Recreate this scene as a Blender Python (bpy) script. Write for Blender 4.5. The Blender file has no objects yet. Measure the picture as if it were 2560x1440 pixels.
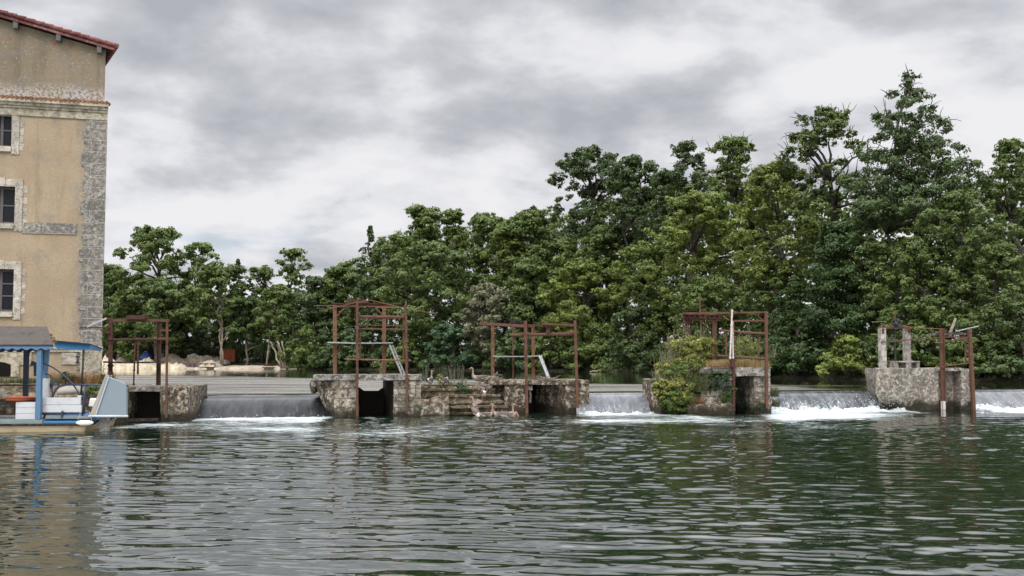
import bpy, bmesh, math, random
import numpy as np
from mathutils import Vector, Matrix, noise

C = bpy.context.scene.collection
R = math.radians
# ------------------------------------------------------------------ camera, sky, sun, exposure
F, HOR, CAMZ = 2300.0, 900.0, 2.1
PITCH = math.atan(128 / F); PPY = HOR - 128          # principal point sits below the middle of the frame
cam_d = bpy.data.cameras.new('camera'); cam = bpy.data.objects.new('camera', cam_d); C.objects.link(cam)
cam.location = (0, 0, CAMZ); cam.rotation_euler = (math.pi / 2 + PITCH, 0, 0)
cam_d.sensor_width = 36; cam_d.lens = 36 * F / 2560; cam_d.shift_y = (PPY - 720) / 2560; cam_d.clip_end = 4000; cam_d.clip_start = 0.1
S = bpy.context.scene; S.camera = cam
S.view_settings.view_transform = 'Standard'; S.view_settings.look = 'None'
S.view_settings.exposure = 0.0; S.view_settings.gamma = 1.0
S.cycles.max_bounces = 6; S.cycles.diffuse_bounces = 3; S.cycles.glossy_bounces = 3; S.cycles.transmission_bounces = 3
S.cycles.use_denoising = True
SUN_EL, SUN_AZ = R(52), R(205)          # azimuth clockwise from +Y : behind the camera, to the left

class G:
    """tiny node-graph helper"""
    def __init__(s, nt): s.nt = nt
    def n(s, t, **kw):
        nd = s.nt.nodes.new(t)
        for k, v in kw.items(): setattr(nd, k, v)
        return nd
    def put(s, sock, v):
        if isinstance(v, bpy.types.NodeSocket): s.nt.links.new(v, sock)
        elif v is not None:
            if isinstance(v, (tuple, list)) and len(v) == 3 and sock.type == 'RGBA': v = (*v, 1)
            sock.default_value = v
    def math(s, op, a, b=None, c=None, clamp=False):
        nd = s.n('ShaderNodeMath', operation=op, use_clamp=clamp)
        s.put(nd.inputs[0], a); s.put(nd.inputs[1], b); s.put(nd.inputs[2], c)
        return nd.outputs[0]
    def mix(s, f, a, b, blend='MIX'):
        nd = s.n('ShaderNodeMix', data_type='RGBA', blend_type=blend)
        s.put(nd.inputs[0], f); s.put(nd.inputs[6], a); s.put(nd.inputs[7], b)
        return nd.outputs[2]
    def noise(s, vec, scale, detail=4, rough=.55, dist=0, out=0):
        nd = s.n('ShaderNodeTexNoise'); s.put(nd.inputs['Vector'], vec)
        nd.inputs['Scale'].default_value = scale; nd.inputs['Detail'].default_value = detail
        nd.inputs['Roughness'].default_value = rough; nd.inputs['Distortion'].default_value = dist
        return nd.outputs[out]
    def step(s, v, a, b, lo=0., hi=1.):
        nd = s.n('ShaderNodeMapRange', interpolation_type='SMOOTHSTEP')
        for i, x in enumerate((v, a, b, lo, hi)): s.put(nd.inputs[i], x)
        return nd.outputs[0]
    def ramp(s, f, stops):
        nd = s.n('ShaderNodeValToRGB'); s.put(nd.inputs[0], f); e = nd.color_ramp.elements
        while len(e) < len(stops): e.new(.5)
        for el, (p, c) in zip(e, stops): el.position = p; el.color = (*c, 1)
        return nd.outputs[0]
    def xyz(s, vec):
        nd = s.n('ShaderNodeSeparateXYZ'); s.put(nd.inputs[0], vec); return nd.outputs
    def comb(s, x, y, z):
        nd = s.n('ShaderNodeCombineXYZ'); s.put(nd.inputs[0], x); s.put(nd.inputs[1], y); s.put(nd.inputs[2], z); return nd.outputs[0]
    def scale(s, vec, sc, rot=(0, 0, 0), loc=(0, 0, 0)):
        nd = s.n('ShaderNodeMapping'); s.put(nd.inputs[0], vec)
        nd.inputs['Scale'].default_value = sc; nd.inputs['Rotation'].default_value = rot; nd.inputs['Location'].default_value = loc
        return nd.outputs[0]
    def bump(s, h, strength, dist, normal=None):
        nd = s.n('ShaderNodeBump'); s.put(nd.inputs['Height'], h); nd.inputs['Distance'].default_value = dist
        s.put(nd.inputs['Strength'], strength); s.put(nd.inputs['Normal'], normal); return nd.outputs[0]
    def obj(s): return s.n('ShaderNodeTexCoord').outputs['Object']

world = bpy.data.worlds.new('World'); S.world = world; world.use_nodes = True
SKYOFF = (7.848, 9.860, 0.0)
def build_sky():
    nt = world.node_tree; g = G(nt); bg = nt.nodes['Background']
    sky = g.n('ShaderNodeTexSky', sky_type='NISHITA'); sky.sun_disc = False
    sky.sun_elevation = SUN_EL; sky.sun_rotation = SUN_AZ; sky.air_density = 1.0; sky.dust_density = 1.5
    d = g.n('ShaderNodeTexCoord').outputs['Generated']; x, y, z = g.xyz(d)
    zc = g.math('ADD', g.math('MAXIMUM', z, 0.0), 0.34)
    p0 = g.comb(g.math('DIVIDE', x, zc), g.math('DIVIDE', y, zc), 0.0)
    p = g.scale(p0, (1.0, 1.15, 1.0), loc=SKYOFF)
    a = g.noise(p, 1.2, 3, .5, .1)
    b = g.noise(p, 2.9, 9, .54, .12)
    lit = g.noise(g.scale(p0, (1.0, 1.15, 1.0), loc=(SKYOFF[0] + .05, SKYOFF[1] + .13, 0)), 2.9, 9, .54, .12)     # the same billows seen a little lower: their bellies are darker than their tops
    dens = g.math('ADD', g.math('MULTIPLY', a, .58), g.math('MULTIPLY', b, .42))
    rel = g.math('MULTIPLY', g.math('SUBTRACT', b, lit), .95)
    c = g.math('SUBTRACT', dens, rel)
    cl = g.ramp(c, [(.38, (8.6, 8.6, 8.85)), (.46, (7.7, 7.75, 8.1)), (.515, (6.5, 6.6, 7.0)), (.575, (5.5, 5.62, 6.05)), (.67, (4.4, 4.55, 5.0))])
    hole = g.step(dens, .33, .41, .55, 0.)
    blue = g.mix(.5, sky.outputs[0], (7.8, 8.9, 9.9))
    cl = g.mix(hole, cl, blue)
    # an overcast sky is brighter overhead and towards the veiled sun; boosted out of view as added fill
    zen = g.step(z, .375, .85, 1.0, 4.2)
    sund = (math.sin(SUN_AZ) * math.cos(SUN_EL), math.cos(SUN_AZ) * math.cos(SUN_EL), math.sin(SUN_EL))
    dp = g.n('ShaderNodeVectorMath', operation='DOT_PRODUCT'); g.put(dp.inputs[0], d); dp.inputs[1].default_value = sund
    glow = g.step(dp.outputs['Value'], .35, 1.0, 1.0, 1.8); zg = g.math('MULTIPLY', zen, glow)
    cl = g.mix(1.0, cl, g.comb(zg, zg, zg), 'MULTIPLY')
    nt.links.new(cl, bg.inputs[0]); bg.inputs[1].default_value = 0.1
build_sky()
sun_d = bpy.data.lights.new('sun', 'SUN'); sun_d.energy = 1.5; sun_d.angle = R(14); sun_d.color = (1, .95, .86)
sun = bpy.data.objects.new('sun', sun_d); C.objects.link(sun); sun.location = (-20, -20, 60)
sun.rotation_euler = (math.pi / 2 - SUN_EL, 0, math.pi - SUN_AZ)

# ------------------------------------------------------------------ geometry of the photograph
def ray(px, py):
    dx, dy = (px - 1280) / F, (PPY - py) / F
    return Vector((dx, math.cos(PITCH) - dy * math.sin(PITCH), math.sin(PITCH) + dy * math.cos(PITCH)))
def at(px, py, Y):
    d = ray(px, py); return Vector((0, 0, CAMZ)) + d * (Y / d.y)
def on_z(px, py, z):
    d = ray(px, py); return Vector((0, 0, CAMZ)) + d * ((z - CAMZ) / d.z)
class Fr:
    """a place in the world: origin on the ground + heading; gives local coordinates"""
    def __init__(s, o, th): s.o = Vector((o.x, o.y, 0)); s.th = R(th); s.rot = Matrix.Rotation(s.th, 3, 'Z')
    def p(s, px, py, v=0.0):
        n = s.rot @ Vector((0, 1, 0)); c = Vector((0, 0, CAMZ)); d = ray(px, py)
        t = (s.o + n * v - c).dot(n) / d.dot(n)
        return s.rot.inverted() @ (c + d * t - s.o)
    def w(s, p): return s.rot @ Vector(p) + s.o

# ------------------------------------------------------------------ mesh helpers
def tag(o, label=None, cat=None, group=None, kind=None):
    if label: o['label'] = label
    if cat: o['category'] = cat
    if group: o['group'] = group
    if kind: o['kind'] = kind
    return o
def thing(name, fr, label, cat, group=None, z=0, off=(0, 0)):
    o = bpy.data.objects.new(name, None); C.objects.link(o); o.empty_display_size = .3
    o.location = fr.o + Vector((0, 0, z)); o.rotation_euler = (0, 0, fr.th)
    return tag(o, label, cat, group)
class MB:
    def __init__(s): s.v = []; s.f = []
    def add(s, vs, fs):
        b = len(s.v); s.v += [tuple(p) for p in vs]; s.f += [tuple(i + b for i in f) for f in fs]; return s
    def hexa(s, c, res=None):
        c = [Vector(p) for p in c]
        if not res:
            return s.add(c, [(0, 3, 2, 1), (4, 5, 6, 7), (0, 1, 5, 4), (1, 2, 6, 5), (2, 3, 7, 6), (3, 0, 4, 7)])
        L = lambda a, b: max(1, int(round((c[a] - c[b]).length / res)))
        nx, ny, nz = max(L(0, 1), L(3, 2), L(4, 5)), max(L(0, 3), L(1, 2)), max(L(0, 4), L(1, 5))
        idx = {}; vs = []
        def P(i, j, k):
            if (i, j, k) not in idx:
                a, b, t = i / nx, j / ny, k / nz
                lo = c[0].lerp(c[1], a).lerp(c[3].lerp(c[2], a), b); hi = c[4].lerp(c[5], a).lerp(c[7].lerp(c[6], a), b)
                idx[i, j, k] = len(vs); vs.append(lo.lerp(hi, t))
            return idx[i, j, k]
        fs = []
        for i in range(nx):
            for j in range(ny):
                fs.append((P(i, j, 0), P(i, j + 1, 0), P(i + 1, j + 1, 0), P(i + 1, j, 0)))
                fs.append((P(i, j, nz), P(i + 1, j, nz), P(i + 1, j + 1, nz), P(i, j + 1, nz)))
            for k in range(nz):
                fs.append((P(i, 0, k), P(i + 1, 0, k), P(i + 1, 0, k + 1), P(i, 0, k + 1)))
                fs.append((P(i, ny, k), P(i, ny, k + 1), P(i + 1, ny, k + 1), P(i + 1, ny, k)))
        for j in range(ny):
            for k in range(nz):
                fs.append((P(0, j, k), P(0, j, k + 1), P(0, j + 1, k + 1), P(0, j + 1, k)))
                fs.append((P(nx, j, k), P(nx, j + 1, k), P(nx, j + 1, k + 1), P(nx, j, k + 1)))
        return s.add(vs, fs)
    def box(s, u0, u1, v0, v1, z0, z1, res=None):
        return s.hexa([(u0, v0, z0), (u1, v0, z0), (u1, v1, z0), (u0, v1, z0), (u0, v0, z1), (u1, v0, z1), (u1, v1, z1), (u0, v1, z1)], res)
    def bar(s, p, q, w, d=None, up=None):
        p, q = Vector(p), Vector(q); d = d or w; t = (q - p).normalized()
        a = Vector(up) if up else (Vector((0, 1, 0)) if abs(t.y) < .9 else Vector((1, 0, 0)))
        b = t.cross(a).normalized() * w / 2; a = b.cross(t).normalized() * d / 2
        return s.hexa([p - b - a, p + b - a, p + b + a, p - b + a, q - b - a, q + b - a, q + b + a, q - b + a])
    def tube(s, path, rad, n=8, flat=1.0, cap=True):
        path = [Vector(p) for p in path]
        if not isinstance(rad, (list, tuple)): rad = [rad] * len(path)
        vs = []; fs = []; prev = None
        for i, p in enumerate(path):
            t = (path[min(i + 1, len(path) - 1)] - path[max(i - 1, 0)]).normalized()
            if prev is None: prev = Vector((0, 0, 1)) if abs(t.z) < .8 else Vector((1, 0, 0))
            x = (prev - t * prev.dot(t)).normalized(); y = t.cross(x); prev = x
            for k in range(n):
                a = 2 * math.pi * k / n; vs.append(p + (x * math.cos(a) + y * math.sin(a) * flat) * rad[i])
        for i in range(len(path) - 1):
            for k in range(n):
                fs.append((i * n + k, i * n + (k + 1) % n, (i + 1) * n + (k + 1) % n, (i + 1) * n + k))
        if cap: fs += [tuple(range(n - 1, -1, -1)), tuple((len(path) - 1) * n + k for k in range(n))]
        return s.add(vs, fs)
    def prism(s, poly, f0, f1):
        n = len(poly); vs = [f0(a, b) for a, b in poly] + [f1(a, b) for a, b in poly]
        return s.add(vs, [tuple(range(n - 1, -1, -1)), tuple(range(n, 2 * n))] + [(i, (i + 1) % n, n + (i + 1) % n, n + i) for i in range(n)])
    def ball(s, c, r, nu=12, nv=8):
        c = Vector(c); r = r if isinstance(r, (tuple, list)) else (r, r, r); vs = []; fs = []
        for j in range(nv + 1):
            t = math.pi * j / nv
            for i in range(nu):
                a = 2 * math.pi * i / nu
                vs.append(c + Vector((r[0] * math.sin(t) * math.cos(a), r[1] * math.sin(t) * math.sin(a), -r[2] * math.cos(t))))
        for j in range(nv):
            for i in range(nu): fs.append((j * nu + i, j * nu + (i + 1) % nu, (j + 1) * nu + (i + 1) % nu, (j + 1) * nu + i))
        return s.add(vs, fs)
    def ring(s, c, ax, Rr, r, n=24, m=8):
        c = Vector(c); ax = Vector(ax).normalized(); x = ax.orthogonal().normalized(); y = ax.cross(x)
        vs = []; fs = []
        for i in range(n):
            a = 2 * math.pi * i / n; e = x * math.cos(a) + y * math.sin(a)
            for k in range(m):
                b = 2 * math.pi * k / m; vs.append(c + e * (Rr + r * math.cos(b)) + ax * r * math.sin(b))
        for i in range(n):
            for k in range(m): fs.append((i * m + k, ((i + 1) % n) * m + k, ((i + 1) % n) * m + (k + 1) % m, i * m + (k + 1) % m))
        return s.add(vs, fs)
    def build(s, name, mat, parent=None, smooth=False, rough=None, bevel=0, loc=None, rz=0):
        me = bpy.data.meshes.new(name)
        vs = s.v
        if rough:
            amp, sc = rough; out = []
            for p in vs:
                q = Vector(p); n1 = noise.noise_vector(q * sc); n2 = noise.noise_vector(q * sc * 3.1 + Vector((7, 3, 1)))
                out.append(q + n1 * amp + n2 * amp * .45)
            vs = out
        me.from_pydata(vs, [], s.f); me.update()
        bm = bmesh.new(); bm.from_mesh(me); bmesh.ops.remove_doubles(bm, verts=bm.verts, dist=1e-5) if not rough else None
        bmesh.ops.recalc_face_normals(bm, faces=bm.faces); bm.to_mesh(me); bm.free()
        if smooth: me.polygons.foreach_set('use_smooth', [True] * len(me.polygons))
        me.materials.append(mat); o = bpy.data.objects.new(name, me); C.objects.link(o)
        if parent: o.parent = parent
        if loc is not None: o.location = loc; o.rotation_euler = (0, 0, rz)
        if bevel:
            b = o.modifiers.new('bevel', 'BEVEL'); b.width = bevel; b.segments = 2; b.limit_method = 'ANGLE'
        return o
    def lone(s, name, mat, fr, label, cat, group=None, kind=None, **kw):
        return tag(s.build(name, mat, loc=fr.o, rz=fr.th, **kw), label, cat, group, kind)

def np_mesh(name, verts, quads, mat, parent=None, smooth=False):
    me = bpy.data.meshes.new(name); n = len(verts); m = len(quads)
    me.vertices.add(n); me.vertices.foreach_set('co', np.asarray(verts, np.float32).ravel())
    me.loops.add(m * 4); me.loops.foreach_set('vertex_index', np.asarray(quads, np.int32).ravel())
    me.polygons.add(m); me.polygons.foreach_set('loop_start', np.arange(0, m * 4, 4, dtype=np.int32))
    if smooth: me.polygons.foreach_set('use_smooth', np.ones(m, bool))
    me.update(calc_edges=True); me.validate(); me.materials.append(mat)
    o = bpy.data.objects.new(name, me); C.objects.link(o)
    if parent: o.parent = parent
    return o

# ------------------------------------------------------------------ materials
def new_mat(name, rough=.8, spec=.3):
    m = bpy.data.materials.new(name); m.use_nodes = True; g = G(m.node_tree); b = m.node_tree.nodes['Principled BSDF']
    b.inputs['Roughness'].default_value = rough; b.inputs['Specular IOR Level'].default_value = spec
    return m, g, b
def paint(name, col, rough=.6, var=.25, dirt=(.12, .1, .08), dscale=3., spec=.3, dthr=.58, grain=None):
    m, g, b = new_mat(name, rough, spec); p = g.obj()
    if grain: p = g.scale(p, grain)
    c = g.mix(g.noise(p, 5, 5, .6), tuple(x * (1 - var) for x in col), tuple(min(1, x * (1 + var * .6)) for x in col))
    c = g.mix(g.step(g.noise(p, dscale, 8, .68), dthr, dthr + .2, 0, .7), c, dirt)
    g.put(b.inputs['Base Color'], c)
    g.put(b.inputs['Normal'], g.bump(g.noise(p, 30, 4, .6), .3, .01)); return m
def stone(name, ca, cb, dark=(.035, .032, .03), brick=None, mortar=(.2, .18, .15), lich=(.5, .48, .42), da=.9, dt=.5, la=.7, orange=0., moss=.2, mosscol=(.022, .018, .010), blk=1., ds=4.6):
    m, g, b = new_mat(name, .92, .2); p = g.obj(); x, y, z = g.xyz(p)
    c = g.mix(g.step(g.noise(p, 1.6, 5, .6), .35, .65), ca, cb)
    h = g.noise(p, 9, 8, .65)
    if brick:
        bw, rh = brick
        bt = g.n('ShaderNodeTexBrick'); bt.offset = .5
        nz = g.noise(p, 2.5, 3, .5, 0, 1)
        uv = g.comb(g.math('ADD', x, g.math('MULTIPLY', y, .7)), z, 0.0)
        mx = g.n('ShaderNodeVectorMath', operation='MULTIPLY_ADD'); g.put(mx.inputs[0], nz); mx.inputs[1].default_value = (.07, .07, 0); g.put(mx.inputs[2], uv)
        g.put(bt.inputs['Vector'], mx.outputs[0]); bt.inputs['Scale'].default_value = 1; bt.inputs['Brick Width'].default_value = bw
        bt.inputs['Row Height'].default_value = rh; bt.inputs['Mortar Size'].default_value = .022; bt.inputs['Mortar Smooth'].default_value = .3
        bt.inputs['Color1'].default_value = (.7, .66, .62, 1); bt.inputs['Color2'].default_value = (1.15, 1.1, 1.0, 1); bt.inputs['Mortar'].default_value = (1, 1, 1, 1)
        c = g.mix(blk, c, bt.outputs['Color'], 'MULTIPLY')
    c = g.mix(g.step(g.noise(p, ds, 9, .74), dt - .045, dt + .05, 0, da), c, dark)
    c = g.mix(g.step(g.noise(g.scale(p, (1, 1, .45), loc=(4, 4, 9)), 1.3, 7, .7), .42, .62, 0, .55), c, tuple(k * .4 for k in ca))
    c = g.mix(g.step(g.noise(g.scale(p, (1, 1, 1), loc=(5, 1, 3)), 5.5, 8, .7), .535, .60, 0, la), c, lich)
    if orange: c = g.mix(g.step(g.noise(g.scale(p, (1, 1, 1), loc=(2, 8, 3)), 2.1, 6, .65), .6, .68, 0, orange), c, (.42, .18, .05))
    if brick:
        c = g.mix(g.math('MULTIPLY', bt.outputs['Fac'], .75), c, mortar); h = g.math('SUBTRACT', h, g.math('MULTIPLY', bt.outputs['Fac'], .8))
    if moss:
        zz = g.math('ADD', z, g.math('MULTIPLY', g.math('SUBTRACT', g.noise(p, 2.2, 6, .6), .5), .9))
        c = g.mix(g.step(zz, moss * .5, moss * 1.5, .93, 0), c, mosscol)
    g.put(b.inputs['Base Color'], c); g.put(b.inputs['Normal'], g.bump(h, .9, .08)); return m
def leafmat(name, a, b2, tr=.3, clump=.35, hi=None):
    m, g, b = new_mat(name, .55, .25); nt = m.node_tree
    rnd = g.n('ShaderNodeNewGeometry').outputs['Random Per Island']
    c = g.mix(rnd, a, b2)
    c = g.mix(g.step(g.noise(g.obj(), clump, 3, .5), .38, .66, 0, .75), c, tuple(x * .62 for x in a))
    if hi: c = g.mix(g.step(rnd, .82, .86), c, hi)
    g.put(b.inputs['Base Color'], c)
    t = g.n('ShaderNodeBsdfTranslucent'); g.put(t.inputs[0], g.mix(.5, c, (.10, .16, .02)))
    mx = g.n('ShaderNodeMixShader'); mx.inputs[0].default_value = tr
    nt.links.new(b.outputs[0], mx.inputs[1]); nt.links.new(t.outputs[0], mx.inputs[2])
    nt.links.new(mx.outputs[0], nt.nodes['Material Output'].inputs[0]); return m

M = {}
M['rust'] = paint('rusty steel', (.115, .058, .038), .88, .45, (.05, .022, .016), 2.2, .2, .5)
M['rust_light'] = paint('orange rusty steel', (.165, .088, .052), .88, .4, (.10, .04, .022), 2.4, .2, .52)
M['rust_dark'] = paint('dark rusty steel', (.075, .034, .026), .85, .4, (.025, .014, .012), 2.6, .2, .5)
M['iron'] = paint('black iron', (.028, .028, .032), .6, .3, (.06, .03, .02), 3, .4, .62)
M['grey_wood'] = paint('weathered grey wood', (.33, .33, .32), .85, .3, (.09, .085, .08), 3, .2, .55, (1, 6, 6))
M['white'] = paint('white painted boards', (.47, .48, .49), .55, .14, (.27, .265, .25), 4, .35, .55)
M['white_old'] = paint('peeling white paint', (.50, .46, .42), .7, .25, (.17, .09, .06), 6, .3, .54)
M['blue'] = paint('blue painted wood', (.075, .155, .25), .5, .22, (.05, .09, .14), 3, .4, .58)
M['blue_bright'] = paint('bright blue painted wood', (.035, .155, .32), .5, .18, (.03, .08, .17), 3, .4, .6)
M['navy'] = paint('dark navy paint', (.022, .034, .06), .5, .3, (.03, .03, .03), 3, .4, .6)
M['grey_paint'] = paint('blue grey painted boards', (.19, .23, .255), .55, .12, (.14, .16, .175), 5, .4, .58, (1, 1, 5))
M['deck'] = paint('grey green deck paint', (.17, .21, .205), .7, .25, (.09, .10, .1), 4, .3, .56)
M['hull'] = paint('tan hull paint', (.38, .305, .19), .7, .25, (.16, .12, .07), 2.5, .3, .5)
M['shingle'] = paint('grey mineral roof felt', (.085, .074, .066), .95, .35, (.035, .03, .027), 2.2, .1, .5)
M['orange'] = paint('orange lifebuoy plastic', (.36, .075, .03), .5, .12, (.3, .08, .03), 3, .4, .66)
M['plastic'] = paint('cream plastic', (.74, .71, .62), .45, .06, (.5, .47, .4), 4, .4, .64)
M['tarp'] = paint('blue tarpaulin', (.02, .06, .24), .55, .3, (.01, .03, .1), 4, .4, .56)
M['skip'] = paint('rusty orange painted steel', (.34, .10, .045), .8, .3, (.14, .05, .03), 1.2, .25, .54)
M['dinghy'] = paint('beige grey glass fibre', (.33, .30, .25), .6, .15, (.14, .13, .1), 2.5, .35, .58)
M['column'] = stone('speckled concrete column', (.36, .32, .28), (.44, .40, .36), (.12, .11, .10), None, da=.7, dt=.52, la=.5, moss=0)
M['concrete'] = stone('stained concrete', (.27, .235, .19), (.37, .33, .275), (.07, .064, .056), None, da=.8, dt=.495, la=.6, orange=.45, moss=.32, ds=8)
M['pier_block'] = stone('coursed limestone blocks', (.30, .265, .215), (.43, .39, .32), (.045, .042, .038), (.62, .36), (.10, .09, .075), da=.85, dt=.51, la=.6, orange=.35, moss=.3)
M['pier_rough'] = stone('blackened rubble stone', (.27, .21, .14), (.34, .28, .2), (.03, .024, .018), None, da=.92, dt=.46, la=.55, orange=.25, moss=.32)
M['slab'] = stone('weathered concrete slab', (.20, .18, .155), (.29, .26, .23), (.055, .05, .046), None, da=.8, dt=.5, la=.45, moss=0)
M['step'] = stone('mossy stone step', (.19, .155, .095), (.25, .21, .14), (.06, .048, .028), (.95, 3), (.06, .05, .04), da=.8, dt=.5, la=.4, moss=.14)
M['boulder'] = stone('rough brown boulder', (.22, .175, .125), (.31, .26, .2), (.04, .03, .02), None, da=.85, dt=.5, la=.4, moss=.12)
M['white_rock'] = stone('pale quarried limestone', (.46, .385, .26), (.56, .48, .35), (.27, .2, .12), None, da=.5, dt=.56, la=.3, moss=0)
M['grey_rock'] = stone('grey broken concrete', (.33, .31, .29), (.42, .4, .37), (.1, .09, .08), None, da=.7, dt=.55, la=.3, moss=0)
M['dirt'] = stone('brown heaped earth', (.15, .115, .085), (.21, .17, .13), (.06, .045, .03), None, da=.6, dt=.55, la=.15, moss=0)
M['gravel'] = stone('tan gravel', (.38, .31, .225), (.46, .39, .30), (.18, .15, .11), None, da=.55, dt=.55, la=.4, moss=0)
M['quay'] = stone('earth and stone bank', (.22, .165, .105), (.30, .24, .16), (.06, .05, .03), None, da=.75, dt=.5, la=.3, moss=.25)
M['ground'] = stone('woodland soil', (.05, .045, .025), (.07, .07, .03), (.02, .018, .01), None, la=.1, moss=0)
M['bark'] = stone('grey brown bark', (.085, .07, .055), (.12, .10, .08), (.03, .026, .02), None, la=.25, moss=0)
M['bark_dark'] = stone('dark bark', (.035, .03, .025), (.055, .048, .04), (.015, .013, .01), None, la=.1, moss=0)
M['bark_pale'] = stone('pale bark', (.30, .25, .18), (.38, .32, .24), (.14, .11, .08), None, da=.5, la=.2, moss=0)
M['bark_dead'] = stone('bleached dead wood', (.20, .17, .13), (.28, .24, .19), (.1, .08, .06), None, da=.5, la=.2, moss=0)
M['window_wood'] = paint('old window wood', (.11, .098, .094), .7, .25, (.07, .05, .045), 3, .3, .54)
m, g, b = new_mat('dark window glass', .25, .2); g.put(b.inputs['Base Color'], (.012, .013, .017)); M['glass'] = m
m, g, b = new_mat('flat black shade', .9, .1); g.put(b.inputs['Base Color'], (.01, .009, .008)); M['black'] = m  # flat black colour standing in for unlit depth
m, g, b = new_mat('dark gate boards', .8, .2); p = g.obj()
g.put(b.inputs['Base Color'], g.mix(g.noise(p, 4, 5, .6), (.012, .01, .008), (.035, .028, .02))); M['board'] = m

def plaster(name, base, alt, speck, grey, top=False):
    m, g, b = new_mat(name, .95, .15); p = g.obj(); x, y, z = g.xyz(p)
    c = g.mix(g.step(g.noise(p, .55, 5, .6), .35, .65), base, alt)
    c = g.mix(g.step(g.noise(g.scale(p, (1.6, 1.6, .22), loc=(1, 2, 3)), 1.5, 7, .66), .5, .68, 0, .5), c, tuple(k * .62 for k in base))
    c = g.mix(g.step(g.noise(g.scale(p, (1, 1, 1), loc=(8, 2, 5)), 1.1, 8, .7), .52, .64, 0, .45), c, grey)
    c = g.mix(g.step(g.noise(p, 11, 6, .7), .45, .75, 0, .5), c, tuple(k * .68 for k in base))
    c = g.mix(g.step(g.noise(p, 17, 4, .6), .62, .70, 0, .55), c, tuple(k * .42 for k in base))
    c = g.mix(g.step(g.noise(g.scale(p, (1, 1, 1), loc=(3, 3, 3)), 15, 4, .6), .63, .7, 0, .75), c, speck)
    n = g.math('MULTIPLY', g.math('SUBTRACT', g.noise(p, .9, 7, .65), .5), 1.6)
    if top:      # whitish efflorescence low on the attic wall, rusty brick showing high up
        zz = g.math('SUBTRACT', g.math('SUBTRACT', z, TOPZ), g.math('MULTIPLY', n, .55))
        e = g.math('MULTIPLY', g.step(zz, .15, .75, 1, 0), g.step(g.noise(p, 9, 5, .7), .42, .55))
        c = g.mix(g.math('MULTIPLY', e, .8), c, (.46, .43, .4))
        c = g.mix(g.math('MULTIPLY', g.step(g.noise(g.scale(p, (1, 1, 1), loc=(9, 0, 2)), 1.9, 8, .72), .585, .63, 0, .75), g.step(z, TOPZ + 1.6, TOPZ + 2.2)), c, (.24, .10, .05))
    else:        # grey lichen bleeding from the corner stones
        xx = g.math('ADD', x, g.math('MULTIPLY', n, .8))
        e = g.math('MULTIPLY', g.step(xx, -1.3, -.7, 0, 1), g.step(g.noise(p, 7, 6, .7), .4, .58))
        c = g.mix(g.math('MULTIPLY', e, .85), c, grey)
    g.put(b.inputs['Base Color'], c); g.put(b.inputs['Normal'], g.bump(g.noise(p, 14, 7, .7), .5, .04)); return m
TOPZ = 12.0

# ------------------------------------------------------------------ leaves and trees
rng = np.random.default_rng(7); random.seed(7)
def unit(a): return a / np.maximum(np.linalg.norm(a, axis=1, keepdims=True), 1e-9)
def leaves(P, Nn, size, asp=.62):
    n = len(P); a = unit(np.cross(Nn, rng.normal(size=(n, 3)))); b = np.cross(unit(Nn), a)
    s = np.asarray(size).reshape(-1, 1) * np.ones((n, 1))
    v = np.stack([P - a * s * .55, P - b * s * asp * .5 + Nn * s * .08, P + a * s * .55, P + b * s * asp * .5 + Nn * s * .08], 1).reshape(-1, 3)
    q = np.arange(n * 4).reshape(-1, 4); return v, q
def clump_leaves(lobes, n, leaf, sub=7, droop=0., gap=0.):
    """leaves in clumps on the skins of lobes: lobes = (x,y,z,rx,ry,rz)"""
    L = np.asarray(lobes, float); w = L[:, 3] * L[:, 4] + L[:, 3] * L[:, 5]; w /= w.sum()
    Ps, Ns = [], []
    ci = []
    for i, l in enumerate(L):
        k = max(4, int(sub * 3)); m = max(6, int(n * w[i] / k))
        d = unit(rng.normal(size=(k, 3)) + np.array([0, 0, .3]))
        ctr = l[:3] + d * l[3:] * rng.uniform(.40, .90, (k, 1)); rad = l[3:].mean() * rng.uniform(.28, .52, (k, 1))
        dd = unit(rng.normal(size=(k, m, 3)).reshape(-1, 3) + np.array([0, 0, .25]) + np.repeat(d, m, 0) * .5)
        P = np.repeat(ctr, m, 0) + dd * np.repeat(rad, m, 0) * np.array([1, 1, .62]) * np.where(rng.uniform(size=(k * m, 1)) < .2, rng.uniform(1.0, 1.55, (k * m, 1)), rng.uniform(.4, 1.1, (k * m, 1)))
        N = unit(dd * .7 + np.repeat(d, m, 0) * .45 + rng.normal(size=P.shape) * .33 + np.array([0, 0, .3 - droop]))
        Ps.append(P); Ns.append(N)
    P = np.concatenate(Ps); N = np.concatenate(Ns)
    return leaves(P, N, leaf * rng.uniform(.6, 1.25, len(P)))
def limb(mb, p, q, r0, r1, bend=.12, n=6, k=5):
    p, q = Vector(p), Vector(q); L = (q - p).length; path = []; off = Vector(rng.normal(size=3)) * L * bend * .5
    for i in range(k + 1):
        t = i / k; path.append(p.lerp(q, t) + off * math.sin(t * math.pi) + Vector((0, 0, L * .1 * math.sin(t * math.pi))) + Vector(rng.normal(size=3)) * L * .02 * (0 < i < k))
    mb.tube(path, [r0 + (r1 - r0) * i / k for i in range(k + 1)], n); return path
PONDZ = .75
SH = np.array([(-900, 141), (250, 141), (720, 137), (1000, 124), (1300, 115), (1500, 107), (1700, 88), (1900, 72), (2200, 61), (2560, 56), (3600, 52)], float)
def shoreY(px): return float(np.interp(px, SH[:, 0], SH[:, 1]))
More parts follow.
